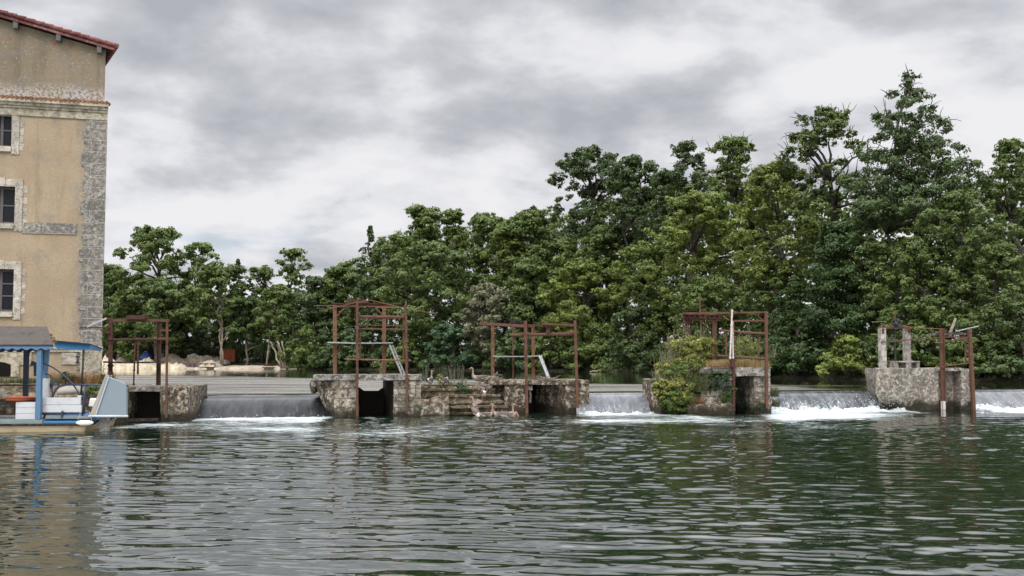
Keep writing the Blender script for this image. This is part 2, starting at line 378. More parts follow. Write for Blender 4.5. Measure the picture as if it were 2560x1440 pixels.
GREEN = {
 'mid': leafmat('mid green leaves', (0.093, 0.139, 0.037), (0.174, 0.219, 0.059), .3),
 'bright': leafmat('bright green leaves', (0.143, 0.194, 0.040), (0.243, 0.278, 0.069), .32),
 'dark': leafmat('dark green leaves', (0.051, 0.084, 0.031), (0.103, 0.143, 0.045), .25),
 'blue': leafmat('blue green leaves', (.065, .125, .060), (.105, .17, .085), .28),
 'olive': leafmat('olive leaves', (.098, .142, .040), (.150, .195, .060), .28),
 'grey': leafmat('grey green willow leaves', (0.174, 0.177, 0.102), (0.267, 0.252, 0.160), .28),
 'black': leafmat('very dark evergreen leaves', (.036, .066, .020), (.062, .105, .030), .2),  # very dark green is the leaves' own colour
 'yellow': leafmat('yellow green leaves', (.115, .155, .032), (.165, .205, .048), .3),
}
def tree(name, px, top, hw, bot, off, col, label, kind='round', dens=1., nl=None, bark='bark', group='trees on the far bank', trunks=None, cat='tree', leafpx=2.3, air=0., lean=0., gz=1.25, twigs=0):
    Y = shoreY(px) + off; m = Y / F                          # metres per photo pixel at that distance
    zt = at(px, top, Y).z; zb = max(at(px, bot, Y).z, .8); x = at(px, (top + bot) / 2, Y).x; w = hw * m
    fr = Fr(Vector((x, Y, 0)), 0)
    root = thing(name, fr, label, cat, group, z=0)
    h = zt - zb; cz = zb; lobes = []
    if kind == 'round':
        w *= 1.2; dome = min(.95 * w, h * .6); nl = int(np.clip(2 * hw * (bot - top) / 760, 22, 85))
        for i in range(nl):
            lr = min(w * .42, m * rng.uniform(15, 33)); lz = min(lr * rng.uniform(.5, .85), h * .2)
            t = ((i + rng.uniform(.1, .9)) / nl) ** .82; z = cz + lz * .6 + (h - 1.6 * lz) * t
            dt_ = max(0, zt - z - lz * .3); pr = math.sqrt(max(.02, 1 - (1 - min(1, dt_ / dome)) ** 2)) * (1 if z > cz + h * .25 else .9)
            a = i * 2.399 + rng.uniform(-.6, .6); rr = max(0, pr * w * 1.05 - lr) * rng.uniform(.22, 1.12)
            lobes.append((rr * math.cos(a), rr * math.sin(a) * .8, z, lr, lr, lz))
        for k in range(6):      # domed top made of several uneven knobs
            a = k * 1.05 + rng.uniform(0, 1); lr = min(w * .3, m * rng.uniform(12, 24)); rr = w * rng.uniform(.1, .5); lobes.append((rr * math.cos(a), rr * math.sin(a), zt - lr * .7 - rr * rng.uniform(.1, .6), lr, lr, lr * .7))
        l0 = min(w * .22, m * 16); lobes.append((w * rng.uniform(-.25, .25), 0, zt - l0 * .8, l0, l0, l0 * .8))
    elif kind == 'tier':                                       # horizontal shelves of foliage on a cone
        nt_ = (nl or 9) + 4
        for i in range(nt_):
            t = i / (nt_ - 1); z = cz + h * (.06 + .9 * t); ww = w * 1.1 * (1 - t) ** .75 + w * .13
            for k in range(max(3, int(8 * (1 - t) + 3))):
                a = k * 2.4 + i * 1.3 + rng.uniform(-.4, .4); rr = ww * rng.uniform(.25, .82); lr = ww * rng.uniform(.15, .27) + .06 * w
                lobes.append((rr * math.cos(a), rr * math.sin(a), z + rng.uniform(-.04, .04) * h, lr, lr, min(lr * .5, h * .05)))
        for k in range(4): lobes.append((rng.normal() * w * .03, 0, zt - h * (.03 + .04 * k), w * (.1 + .03 * k), w * (.1 + .03 * k), h * .03))
        lobes.append((0, 0, zt - h * .03, w * .09, w * .09, h * .04))
    elif kind == 'mound':                                      # bush that reaches the water
        w *= 1.15; nl = int(np.clip(2 * hw * (bot - top) / 620, 12, 40))
        for i in range(nl):
            a = i * 2.399; t = (i + .5) / nl; rr = w * math.sqrt(t) * .85; lr = min(w * .4, m * rng.uniform(13, 27))
            z = cz + h * (1 - .8 * t * t) * rng.uniform(.12, .9); lz = min(lr * .75, h * .3); z = min(z, zt - lz)
            lobes.append((rr * math.cos(a), rr * math.sin(a) * .7, z, lr, lr, lz))
        l0 = min(w * .3, h * .25); lobes.append((0, 0, zt - l0, l0 * 1.2, l0 * 1.2, l0))
    elif kind == 'column':
        nl = nl or 26
        for i in range(nl):
            t = (i + .5) / nl; a = i * 2.399; lr = w * rng.uniform(.4, .6); rr = w * .5 * (1 - .55 * t)
            lz = min(lr * 1.1, h * .16)
            lobes.append((rr * math.cos(a), rr * math.sin(a), min(cz + h * t, zt - lz), lr * (1 - .4 * t), lr * (1 - .4 * t), lz))
    if air:                                                    # drop some lobes, shrink the rest: sky shows through
        lobes = [l for l in lobes if rng.uniform() > air * .35 or l[2] > zt - h * .18]; lobes = [(*l[:3], l[3] * (1 - air * .35), l[4] * (1 - air * .35), l[5] * (1 - air * .35)) for l in lobes]
    A = np.array(lobes); A[:, 0] += lean * (A[:, 2] - cz); lobes = A
    ap = sum(3.2 * l[3] * l[5] for l in lobes) / (m * 2.5) ** 2      # projected lobe area in render pixels
    n = int(np.clip(ap / (leafpx ** 2 * .34) * 2.7 * dens, 500, 42000))
    v, q = clump_leaves(lobes, n, leafpx * m * 2.5 * 1.25, 3)
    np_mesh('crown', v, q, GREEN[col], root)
    mb = MB(); g0 = gz - .4
    tr = w * .06 + .1
    bases = trunks or [(0, 0)]
    for (b0, b1) in bases:
        p0 = Vector((b0 * m, 0, g0)); topc = Vector((b1 * m + lean * h * .5, 0, cz + h * (.95 if kind == 'tier' else .62)))
        path = limb(mb, p0, topc, tr if not trunks else .17, tr * .35 if not trunks else .09, .05, 7, 7)
        if kind != 'mound' and (not trunks or b0 == bases[0][0]):
            order = sorted(range(len(lobes)), key=lambda i: -lobes[i][3])[:14]
            for i in order:
                l = lobes[i]; s = path[min(len(path) - 2, max(2, int(7 * max(.3, min(.95, (l[2] - g0 - l[3]) / max(.1, topc.z - g0))))))]
                limb(mb, s, (l[0], l[1], l[2]), tr * .38, tr * .09, .16, 5, 5)
            if twigs:
                for l in lobes:
                    for _ in range(twigs):
                        d = Vector((l[0] * 1.0, l[1], 0)).normalized() * .6 + Vector(rng.normal(size=3)) * .5 + Vector((0, 0, .9)); q = Vector(l[:3]); limb(mb, q, q + d.normalized() * l[3] * rng.uniform(1.0, 1.9), .045, .012, .2, 4, 4)
    mb.build('trunk', M[bark], root, smooth=True)
    return root, lobes

# ------------------------------------------------------------------ THE SETTING : ground, banks, water
mb = MB(); mb.box(-1500, 1500, -600, 2500, -3.4, -3.0)
tag(mb.build('ground', M['ground']), 'dark earth below the river and far beyond the woods', 'ground', kind='structure')
def bank(name, px0, px1, prof, mat, label, n=90, amp=.12, kind='structure'):
    """a strip of land along the far shore: prof = [(metres behind the waterline, height)]"""
    vs = []; qs = []; k = len(prof)
    for i in range(n + 1):
        px = px0 + (px1 - px0) * i / n; Y0 = shoreY(px)
        for d, z in prof:
            Y = Y0 + d; x = (px - 1280) / F * Y; r = noise.noise(Vector((x * .35, Y * .35, 3))) * amp + noise.noise(Vector((x * 1.3, Y * 1.3, 9))) * amp * .5
            vs.append((x, Y + noise.noise(Vector((x * .2, 0, 5))) * 1.2 * (d < 30), z + r))
    for i in range(n):
        for j in range(k - 1): a = i * k + j; qs.append((a, a + k, a + k + 1, a + 1))
    o = np_mesh(name, vs, qs, mat, smooth=True); return tag(o, label, 'bank', kind=kind)
bank('terrain', -900, 3600, [(-3, -.6), (-.6, .5), (.4, .95), (3, 1.2), (10, 1.5), (30, 2.2), (80, 4), (300, 9)], M['ground'], 'wooded far bank rising gently behind the pond')
bank('gravel_bank', 60, 745, [(-2.5, .2), (-.6, .62), (.3, .95), (1.6, 1.15), (6, 1.3), (11, 1.4), (16, 1.4)], M['gravel'], 'bare tan gravel bank at the far end of the pond', n=120, amp=.16)

LINE0, SLOPE = 36.2, .22                       # the weir: a nearly straight line across the river
WTH = math.degrees(math.atan(SLOPE))
def weirY(x): return LINE0 + SLOPE * x

m, g, b = new_mat('pond water', .02, .5); p = g.obj(); x, y, z = g.xyz(p)
b.inputs['IOR'].default_value = 1.9
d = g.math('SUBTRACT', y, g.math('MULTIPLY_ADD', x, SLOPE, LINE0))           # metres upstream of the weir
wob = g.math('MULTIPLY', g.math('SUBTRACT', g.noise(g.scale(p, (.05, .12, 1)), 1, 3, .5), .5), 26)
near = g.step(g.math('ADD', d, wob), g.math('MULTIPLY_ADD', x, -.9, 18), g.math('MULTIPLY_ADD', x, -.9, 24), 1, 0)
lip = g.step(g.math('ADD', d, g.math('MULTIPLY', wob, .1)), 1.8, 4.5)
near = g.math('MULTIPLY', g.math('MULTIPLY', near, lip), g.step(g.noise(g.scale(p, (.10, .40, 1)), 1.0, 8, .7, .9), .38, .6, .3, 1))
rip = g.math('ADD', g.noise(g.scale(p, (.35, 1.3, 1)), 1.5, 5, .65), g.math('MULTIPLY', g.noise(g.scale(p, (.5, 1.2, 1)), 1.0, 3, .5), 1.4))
g.put(b.inputs['Base Color'], g.mix(near, (.014, .018, .009), (.13, .108, .075))); g.put(b.inputs['Roughness'], g.math('MULTIPLY_ADD', near, .36, .03)); g.put(b.inputs['Normal'], g.bump(rip, g.math('MULTIPLY_ADD', near, .9, .004), 1.4)); M['pond'] = m  # tan ripple streaks in the base colour stand in for reflected sky
mb = MB()
vs = []; qs = []
xs = np.linspace(-120, 160, 71); ds = [0.9, 1.4, 2.2, 3.5, 6, 10, 16, 25, 40, 70, 140]
for xx in xs:
    for dd in ds: vs.append((xx, weirY(xx) + dd, PONDZ - (.05 if dd < 1 else 0)))
for i in range(len(xs) - 1):
    for j in range(len(ds) - 1): a = i * len(ds) + j; qs.append((a, a + len(ds), a + len(ds) + 1, a + 1))
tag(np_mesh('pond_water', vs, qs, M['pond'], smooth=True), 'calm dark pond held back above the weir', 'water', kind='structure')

# falling water : px ranges of the four openings between the piers
FALL = [(440, 850, 'smooth dark fall between the mill sluice and the sluice with the plank', 'clear', .0),
        (1440, 1700, 'grey fall between the ladder pier and the overgrown pier', 'grey', .0),
        (1880, 2240, 'broken white fall between the overgrown pier and the bare concrete pier', 'broken', .10),
        (2410, 3300, 'long grey fall beyond the bare concrete pier', 'grey', .05)]
def fallmat(name, c0, c1, fo, thr):
    m, g, b = new_mat(name, .12, .5); p = g.obj(); x, y, z = g.xyz(p); b.inputs['IOR'].default_value = 1.33
    st = g.noise(g.scale(p, (2.2, .7, .9)), 1.6, 7, .68, .5)
    fine = g.noise(g.scale(p, (9, 1.1, 1.6)), 1.4, 5, .65, .4)
    c = g.mix(g.step(st, .38, .66), c0, c1)
    low = g.step(z, .10, .62, 1, 0)
    wv = g.step(g.math('ADD', fine, g.math('MULTIPLY', low, .16)), thr, thr + .16, 0, fo)
    c = g.mix(wv, c, (.62, .65, .66)); g.put(b.inputs['Base Color'], c)
    g.put(b.inputs['Roughness'], g.math('MULTIPLY_ADD', wv, .5, .10)); g.put(b.inputs['Specular IOR Level'], g.step(z, PONDZ - .18, PONDZ - .08, .35, 1.0))
    slope = g.step(z, PONDZ - .13, PONDZ - .03, 1, .03)
    g.put(b.inputs['Normal'], g.bump(g.math('ADD', g.math('MULTIPLY', fine, .35), g.math('MULTIPLY', st, 1.5)), g.math('MULTIPLY', slope, .35), .045)); return m
M['clear'] = fallmat('dark falling water', (.008, .009, .010), (.030, .032, .034), .10, .70)
M['grey'] = fallmat('grey falling water', (.085, .088, .095), (.15, .155, .163), .25, .64)
M['broken'] = fallmat('broken falling water', (.035, .037, .04), (.10, .104, .108), .5, .62)
m, g, b = new_mat('white foam', .85, .2); p = g.obj(); fn = g.noise(p, 9, 7, .7)
g.put(b.inputs['Base Color'], g.mix(g.step(fn, .35, .6), (.22, .26, .27), (.60, .63, .64)))
g.put(b.inputs['Normal'], g.bump(fn, .9, .08)); M['foam'] = m
FALLX = []
for px0, px1, lab, mt, rag in FALL:
    A, B = on_z(px0, 1040, 0), on_z(px1, 1040, 0)
    x0 = A.x * weirY(A.x) / A.y; x1 = B.x * weirY(B.x) / B.y
    # follow the sight line to the weir line
    x0 = LINE0 * (A.x / A.y) / (1 - SLOPE * A.x / A.y); x1 = LINE0 * (B.x / B.y) / (1 - SLOPE * B.x / B.y); FALLX.append((x0, x1))
    prof = []
    for i in range(33):
        t = i / 32; dd = .92 - 1.5 * t; f = max(0, (t - .14) / .86); prof.append((dd, PONDZ - .05 * min(1, t / .14) - (PONDZ - .02) * f ** 1.55))
    nx = max(20, int((x1 - x0) / .09)); vs = []; qs = []
    for i in range(nx + 1):
        xx = x0 + (x1 - x0) * i / nx
        for dd, z in prof:
            f = 1 - max(0, (z - .02) / PONDZ); r = noise.noise(Vector((xx * 1.3, dd * .6, 1))) * .05 * f + noise.noise(Vector((xx * 3.5, dd * 1.2, 4))) * .008 * f
            e = max(0, 1 - min(xx - x0, x1 - xx) / 1.6)           # the sheet is drawn down beside the piers
            r -= .10 * e * f + rag * abs(noise.noise(Vector((xx * .8, dd * 2, 2)))) * f
            vs.append((xx, weirY(xx) + dd + rag * .6 * noise.noise(Vector((xx * .6, 0, 8))), max(z + r, -.1)))
    k = len(prof)
    for i in range(nx):
        for j in range(k - 1): a = i * k + j; qs.append((a, a + 1, a + k + 1, a + k))
    tag(np_mesh('weir_water', vs, qs, M[mt], smooth=True), lab, 'weir', kind='structure')

# foam boiling at the foot of each fall
for si, ((x0, x1), (hgt, dep)) in enumerate(zip(FALLX, ((.06, .9), (.17, 1.1), (.36, 1.3), (.24, 1.2)))):
    nx = int((x1 - x0) / .05); nd = 26; vs = []; qs = []
    for i in range(nx + 1):
        xx = x0 + (x1 - x0) * i / nx; e = 1 + .6 * max(0, 1 - min(xx - x0, x1 - xx) / 1.4) * (si > 0)
        for j in range(nd + 1):
            t = j / nd; dd = -.15 - dep * t; env = max(0, math.sin(math.pi * min(1, t * 1.25 + .08))) * (1 - t) ** .5
            a = .34 + .62 * noise.noise(Vector((xx * 1.1, t * .6, si * 9))) + .5 * noise.noise(Vector((xx * 3.3, t * 2.2, 5))) + .35 * noise.noise(Vector((xx * 12, t * 6, 2)))
            vs.append((xx + .04 * noise.noise(Vector((xx * 7, t * 9, 3))), weirY(xx) + dd, -.03 + hgt * e * env * max(-.1, a)))
    for i in range(nx):
        for j in range(nd): a = i * (nd + 1) + j; qs.append((a, a + 1, a + nd + 2, a + nd + 1))
    nb = int((x1 - x0) * (8, 26, 90, 40)[si]); bx = rng.uniform(x0, x1, nb); u = rng.uniform(0, 1, nb)
    zz = .03 + hgt * (1.35 * rng.uniform(0, 1, nb) ** 2) * (1 + .5 * np.array([noise.noise(Vector((a_ * 1.1, 0, 3))) for a_ in bx]))
    P = np.stack([bx, weirY(bx) - .15 - dep * .6 * u, zz], 1); r = rng.uniform(.008, .028, nb)
    oc = np.array([(1, 0, 0), (0, 1, 0), (-1, 0, 0), (0, -1, 0), (0, 0, 1), (0, 0, -1)]); b0 = len(vs)
    vs = np.concatenate([np.array(vs), (P[:, None, :] + oc[None] * r[:, None, None]).reshape(-1, 3)])
    qf = np.array([(4, 0, 1, 2), (4, 2, 3, 0), (5, 2, 1, 0), (5, 0, 3, 2)]); qs = np.concatenate([np.array(qs), (b0 + np.arange(nb)[:, None, None] * 6 + qf[None]).reshape(-1, 4)])
    tag(np_mesh('foam', vs, qs, M['foam'], smooth=True), ('thin white foam under the smooth dark fall', 'white foam under the short grey fall', 'tall churning foam under the broken white fall', 'white foam under the long grey fall')[si], 'foam', kind='stuff')

# the river below the weir : real waves, tessellated finer towards the near bank
m, g, b = new_mat('river water', .03, .5); p = g.obj(); x, y, z = g.xyz(p); b.inputs['IOR'].default_value = 2.3; b.inputs['Specular IOR Level'].default_value = 1.0
at_ = g.n('ShaderNodeAttribute', attribute_name='foam').outputs['Fac']
ch_ = g.n('ShaderNodeAttribute', attribute_name='chop').outputs['Fac']
sk = g.noise(g.scale(p, (.8, 3.4, 1)), 1.5, 9, .78, .5)
fk = g.math('MULTIPLY', g.step(g.math('MULTIPLY_ADD', at_, .50, sk),   .70, .95, 0, .75), g.step(at_, .04, .22))
g.put(b.inputs['Base Color'], g.mix(fk, g.mix(g.math('MULTIPLY', ch_, .5), (.0045, .0105, .0045), (.009, .017, .011)), (.50, .56, .55)))
g.put(b.inputs['Roughness'], g.math('MULTIPLY_ADD', fk, .6, .012))
bn = g.noise(g.scale(p, (1.5, 4.5, 1)), 1.6, 2, .5)
g.put(b.inputs['Normal'], g.bump(bn, g.math('MULTIPLY_ADD', g.math('MULTIPLY', ch_, ch_), .9, .0), .03)); M['river'] = m
ys = [4.2]
while ys[-1] < 34: ys.append(ys[-1] * 1.0032)
while ys[-1] < 46: ys.append(ys[-1] * 1.01)
ys = np.array(ys); us = np.linspace(-1.0, 1.0, 640); Yg, Ug = np.meshgrid(ys, us, indexing='ij'); Xg = Yg * Ug * .85
Zg = np.zeros_like(Xg)
def vn(X, Yv, sx, sy, seed):        # cheap smooth noise from a few sines
    r = np.random.default_rng(seed); o = 0
    for _ in range(9):
        a, b_, c_ = r.normal(0, sx), r.normal(0, sy), r.uniform(0, 6.28); o = o + np.sin(a * X + b_ * Yv + c_)
    return o / 3
dist = weirY(Xg) - Yg                                                       # metres downstream of the weir
calm = np.clip((Xg + 6.5) / 3, 0, 1) * .65 + .35                            # sheltered by the quay on the left
chop = np.exp(-np.maximum(dist, 0) / 12.0) * np.clip(.8 + .5 * vn(Xg, Yg, .25, .5, 3), .15, 1.4) * calm
wr = np.random.default_rng(11)
def waves(count, lmin, lmax, spread, k, warp):
    global Zg
    Z = np.zeros_like(Xg)
    for _ in range(count):
        lam = math.exp(wr.uniform(math.log(lmin), math.log(lmax))); th = wr.normal(0, spread); kk = 2 * math.pi / lam
        ph = wr.uniform(0, 6.28); Z += k * lam ** 1.1 * np.sin(kk * (math.sin(th) * Xg + math.cos(th) * Yg) + ph + warp * vn(Xg, Yg, .5, .35, wr.integers(1e6)))
    return Z
Zg += waves(36, .14, .40, .27, .0038, 1.0) * (.72 + .38 * vn(Xg, Yg, .3, .22, 21)) * (.55 + .45 * calm)
Zg += waves(26, .10, .20, .45, .0010, .6) * np.clip((17 - Yg) / 6, 0, 1) * (.7 + .5 * vn(Xg, Yg, .6, .5, 77))
Zg += waves(16, .45, 1.1, .36, .0022, .8)
Zg += waves(26, .16, .5, .7, .0115, 1.0) * chop
Zg += waves(26, .5, 1.7, .9, .0058, 1.2) * chop * np.clip((Yg - 12) / 6, 0, 1)
Zg *= np.clip((dist + .3) / 1.0, .25, 1)
foam = np.zeros_like(Xg)
for (x0, x1), a, L in zip(FALLX, (.95, .85, 1.05, 1.1), (5.5, 3.4, 4.6, 6.0)):
    ins = np.clip((Xg - x0 + .2 + dist * .15) / .8, 0, 1) * np.clip((x1 + .2 + dist * .15 - Xg) / .8, 0, 1)
    foam += ins * a * np.exp(-np.maximum(dist - .6, 0) / L) * (1 + .35 * vn(Xg, Yg, .7, 1.2, 5))
foam += .62 * np.exp(-((dist - 8) / 7.0) ** 2) * np.clip(.4 + .6 * vn(Xg, Yg, .35, .6, 31), 0, 1) * calm  # pale flecks painted in for sky glints on the chop
n_y, n_x = Xg.shape; idx = np.arange(n_y * n_x).reshape(n_y, n_x)
qs = np.stack([idx[:-1, :-1], idx[:-1, 1:], idx[1:, 1:], idx[1:, :-1]], -1).reshape(-1, 4)
ro = np_mesh('river_water', np.stack([Xg, Yg, Zg], -1).reshape(-1, 3), qs, M['river'], smooth=True)
for nm, ar in (('foam', foam), ('chop', chop)):
    at2 = ro.data.attributes.new(nm, 'FLOAT', 'POINT'); at2.data.foreach_set('value', ar.astype(np.float32).ravel())
tag(ro, 'dark green rippled river below the weir', 'water', kind='structure')
mb = MB(); mb.box(-160, 160, -40, 4.1, -.4, -.05); mb.box(-160, -4.3, 4.1, 46, -.4, -.09)
mb.box(4.3, 160, 4.1, 60, -.4, -.09)
tag(mb.build('river_margin_water', M['river']), 'river water reaching past the view on both sides', 'water', kind='structure')

# ------------------------------------------------------------------ THE MILL
B = Fr(at(252, 960, 36), 13.5)
mill = thing('mill_building', B, 'tall ochre rendered mill with grey corner stones and a red tiled roof', 'mill')
def bz(py, px=250): return B.p(px, py).z
def bu(px, py=600): return B.p(px, py).x
CORN0, CORN1 = bz(301), bz(254); TOPZ = CORN1
M['plaster'] = plaster('ochre render', (.31, .238, .155), (.36, .285, .19), (.55, .49, .40), (.2, .19, .17))
M['attic'] = plaster('grey brown cement render', (.195, .16, .11), (.235, .19, .13), (.5, .46, .4), (.2, .2, .2), True)
M['quoin'] = stone('lichened corner stones', (.275, .255, .22), (.35, .325, .28), (.105, .10, .095), (1.1, .47), (.36, .34, .30), da=.75, dt=.50, la=.4, moss=0, blk=.6, ds=9)
M['trim'] = stone('pale window stone', (.46, .41, .33), (.53, .48, .40), (.16, .15, .135), None, da=.7, dt=.56, la=.35, moss=0)
M['cornice'] = stone('cornice stone', (.44, .39, .28), (.50, .45, .34), (.13, .115, .09), None, da=.7, dt=.54, la=.3, moss=0)
UW = -12.5
WIN = [(bu(1, 336), .40, 295, 378), (bu(0, 520), .52, 476, 566), (bu(-2, 730), .5, 678, 782)]
zs = [0.6]; edges = []
wall = MB(); ul, ur = WIN[0][0] - .45, WIN[0][0] + .45
wall.hexa([(UW, 0, .3), (ul - .2, 0, .3), (ul - .2, .5, .3), (UW, .5, .3), (UW, 0, CORN0), (ul - .2, 0, CORN0), (ul - .2, .5, CORN0), (UW, .5, CORN0)])
wall.hexa([(ur + .2, 0, .3), (0, 0, .3), (-.19, .5, .3), (ur + .2, .5, .3), (ur + .2, 0, CORN0), (0, 0, CORN0), (-.19, .5, CORN0), (ur + .2, .5, CORN0)])
# between and around the windows
segs = sorted([(bz(b2), bz(t2), c, hw) for c, hw, t2, b2 in WIN]); zc = 0.3
for z0, z1, c, hw in segs:
    wall.box(ul - .2, ur + .2, 0, .5, zc, z0); wall.box(ul - .2, c - hw, 0, .5, z0, z1); wall.box(c + hw, ur + .2, 0, .5, z0, z1); zc = z1
wall.box(ul - .2, ur + .2, 0, .5, zc, CORN0)
bx_ = lambda L: (-math.sin(R(20)) * L, math.cos(R(20)) * L)
e1, e2 = bx_(.5), bx_(12)
wall.hexa([(-.6, .5, .3), (-.2, .5, .3), (e2[0], e2[1], .3), (e2[0] - .5, e2[1], .3), (-.6, .5, CORN0), (-.2, .5, CORN0), (e2[0], e2[1], CORN0), (e2[0] - .5, e2[1], CORN0)])
wall.box(UW, UW + .4, .5, 11.5, .3, CORN0); wall.box(UW, -4.2, 11.3, 11.7, .3, CORN0)
wall.build('wall', M['plaster'], mill)
mb = MB(); mb.box(UW + .4, -.8, .75, .9, .3, CORN0); mb.build('black_backing', M['black'], mill)  # black sheet paints the unlit room behind the windows
for k, (c, hw, t2, b2) in enumerate(WIN):
    z0, z1 = bz(b2), bz(t2)
    fr = MB(); w_ = .07
    fr.box(c - hw, c + hw, .20, .28, z0, z0 + .09); fr.box(c - hw, c + hw, .20, .28, z1 - w_, z1)
    for a in (c - hw, c + hw - w_): fr.box(a, a + w_, .20, .28, z0 + .09, z1 - w_)
    fr.box(c - .05, c + .05, .198, .282, z0 + .09, z1 - w_)
    for t in ((.5,), (.5,), (.36, .68))[k]:
        zb_ = z0 + .09 + (z1 - w_ - z0 - .09) * t
        fr.box(c - hw + w_, c - .05, .21, .27, zb_ - .025, zb_ + .025); fr.box(c + .05, c + hw - w_, .21, .27, zb_ - .025, zb_ + .025)
    fo = fr.build('window', M['window_wood'], mill)
    gl = MB(); gl.box(c - hw + .03, c + hw - .03, .235, .245, z0 + .04, z1 - .03); gl.build('pane', M['glass'], fo)
    su = MB(); s_ = .27; zt_ = z1 + .30 if k else CORN0 - .004; p0 = -.035
    for sg in (-1, 1):
        a0, a1 = sorted((c + sg * hw, c + sg * (hw + s_))); su.box(a0, a1, p0, .2, z0 - .3, zt_)
        hcount = 4
        for q in range(hcount):
            za = z0 - .2 + (zt_ - z0) * (q + .25) / hcount; b0, b1 = sorted((c + sg * (hw + s_ + .002), c + sg * (hw + s_ + .16))); su.box(b0, b1, p0 + .025, .1, za, za + .27)
    su.box(c - hw, c + hw, p0, .2, z1, zt_)
    if k: su.box(c - .17, c + .17, p0 - .03, .1, z1 + .004, zt_ + .04)
    su.build('window_surround', M['trim'], mill, bevel=.008)
    si = MB(); si.box(c - hw + .002, c + hw - .002, -.09, .2, z0 - .2, z0 - .002); si.build('sill', M['trim'], fo, bevel=.01)
# corner stones with toothing
q = MB(); q0 = bu(208)
zz = .3; i = 0
while zz < CORN0 - .02:
    h_ = min(.47, CORN0 - .01 - zz); q.box(q0 - ((.13, .0, .06, .0)[i % 4] if i > 4 else .10 * (i % 2)), .0, -.035, .04, zz, zz + h_); zz += h_; i += 1
q.build('corner_stones', M['quoin'], mill, rough=None)
s_ = MB(); s_.box(WIN[1][0] + WIN[1][1] + .28, q0 - .24, -.03, .1, bz(589), bz(562)); s_.box(UW, WIN[1][0] - .85, -.03, .1, bz(589), bz(562)); s_.build('string_course', M['quoin'], mill)
co = MB()
for z0, z1, pr in ((CORN0, bz(283), .05), (bz(283), bz(277), .10), (bz(277), bz(270), .16), (bz(270), bz(262), .24)):
    k_ = .01 + pr * .3; co.hexa([(UW, -pr, z0 + .002), (k_, -pr, z0 + .002), (k_ - .3, .6, z0 + .002), (UW, .6, z0 + .002), (UW, -pr, z1), (k_, -pr, z1), (k_ - .3, .6, z1), (UW, .6, z1)])
co.build('cornice', M['cornice'], mill, bevel=.015)
def tiles(mb, p0, p1, n, r, ax, drop=0.):
    for i in range(n):
        c = Vector(p0).lerp(Vector(p1), (i + .5) / n); mb.tube([c - Vector(ax) * .5, c + Vector(ax) * .5 + Vector((0, 0, drop))], [r, r * .82], 10)
M['tile'] = stone('orange clay tile', (.24, .10, .05), (.31, .145, .07), (.16, .09, .06), None, da=.6, dt=.55, la=.2, moss=0)
M['tile_red'] = stone('dark red clay tile', (.20, .07, .066), (.25, .095, .085), (.09, .045, .05), None, da=.6, dt=.56, la=.15, moss=0)
ct = MB(); zt_ = bz(258)
tiles(ct, (UW, -.05, zt_), (.09, -.05, zt_), 74, .075, (0, -.45, -.05)); ct.box(UW, .0, -.2, .15, bz(262) + .003, zt_)
ct.build('cornice_tiles', M['tile'], mill)
# attic storey
ua = -.14; za = B.p(258, 139).z; uL, zL = -9.0, None
slope_ = (B.p(2, 34).z - B.p(290, 119).z) / (B.p(290, 119).x - B.p(2, 34).x)
zr = lambda u: B.p(290, 119).z + (bu(290, 119) - u) * slope_
RIDGE = -7.0
at_w = MB()
poly = [(UW, CORN1 - .2), (ua, CORN1 - .2), (ua, zr(ua) - .20), (RIDGE, zr(RIDGE) - .20), (UW, zr(RIDGE) - .20 - (RIDGE - UW) * slope_)]
at_w.prism(poly, lambda a, b_: (a, .10, b_), lambda a, b_: (a - .16, .5, b_))
at_w.hexa([(ua - .6, .5, CORN1 - .2), (ua - .16, .5, CORN1 - .2), (e2[0] + ua, e2[1], CORN1 - .2), (e2[0] + ua - .4, e2[1], CORN1 - .2), (ua - .6, .5, zr(ua) - .2), (ua - .16, .5, zr(ua) - .2), (e2[0] + ua, e2[1], zr(ua) - .2), (e2[0] + ua - .4, e2[1], zr(ua) - .2)])
at_w.build('attic_wall', M['attic'], mill)
ue = bu(287, 119)
rf = MB(); rp = [(ue, zr(ue) - .09), (ue, zr(ue)), (RIDGE, zr(RIDGE)), (UW, zr(RIDGE) - (RIDGE - UW) * slope_), (UW, zr(RIDGE) - .09 - (RIDGE - UW) * slope_), (RIDGE, zr(RIDGE) - .09)]
sh = lambda v: -math.tan(R(20)) * v
rf.prism(rp, lambda a, b_: (a + sh(-.12) * 0, -.16, b_), lambda a, b_: (a + sh(11.6), 11.8, b_))
roof = rf.build('roof', M['bark_dark'], mill)
vt = MB(); n_ = 22                                          # overlapping barrel tiles along the verge
for row in range(0, 2):
    for i in range(n_):
        u0 = ue + .06 - (ue - RIDGE) * i / n_; u1 = u0 - (ue - RIDGE) / n_ * 1.16
        vt.tube([(u0, -.16 + row * .2, zr(u0) + .055), (u1, -.16 + row * .2, zr(u1) + .02)], [.085, .07], 10)
for j in range(50):                                          # tile ends along the eave
    v0 = -.1 + j * .24; vt.tube([(ue + .10 + sh(v0), v0, zr(ue + .1) + .03), (ue - .9 + sh(v0), v0, zr(ue - .9) + .04)], [.11, .09], 10)
vt.build('verge_tiles', M['tile_red'], roof)
bd = MB(); bd.box(ue - .03, ue + .04, -.14, -.05, zr(ue) - .15, zr(ue) - .095); bd.bar((ue, -.155, zr(ue) - .13), (RIDGE, -.155, zr(RIDGE) - .13), .09, .04, up=(0, 1, 0)); bd.build('verge_board', M['tile_red'], roof)
for px, py in ((250, 112), (148, 92), (41, 58)):
    u = bu(px, py); br = MB(); br.box(u - .085, u + .085, -.15, .12, zr(u) - .44, zr(u) - .10); br.build('bracket', M['window_wood'], mill, bevel=.01)
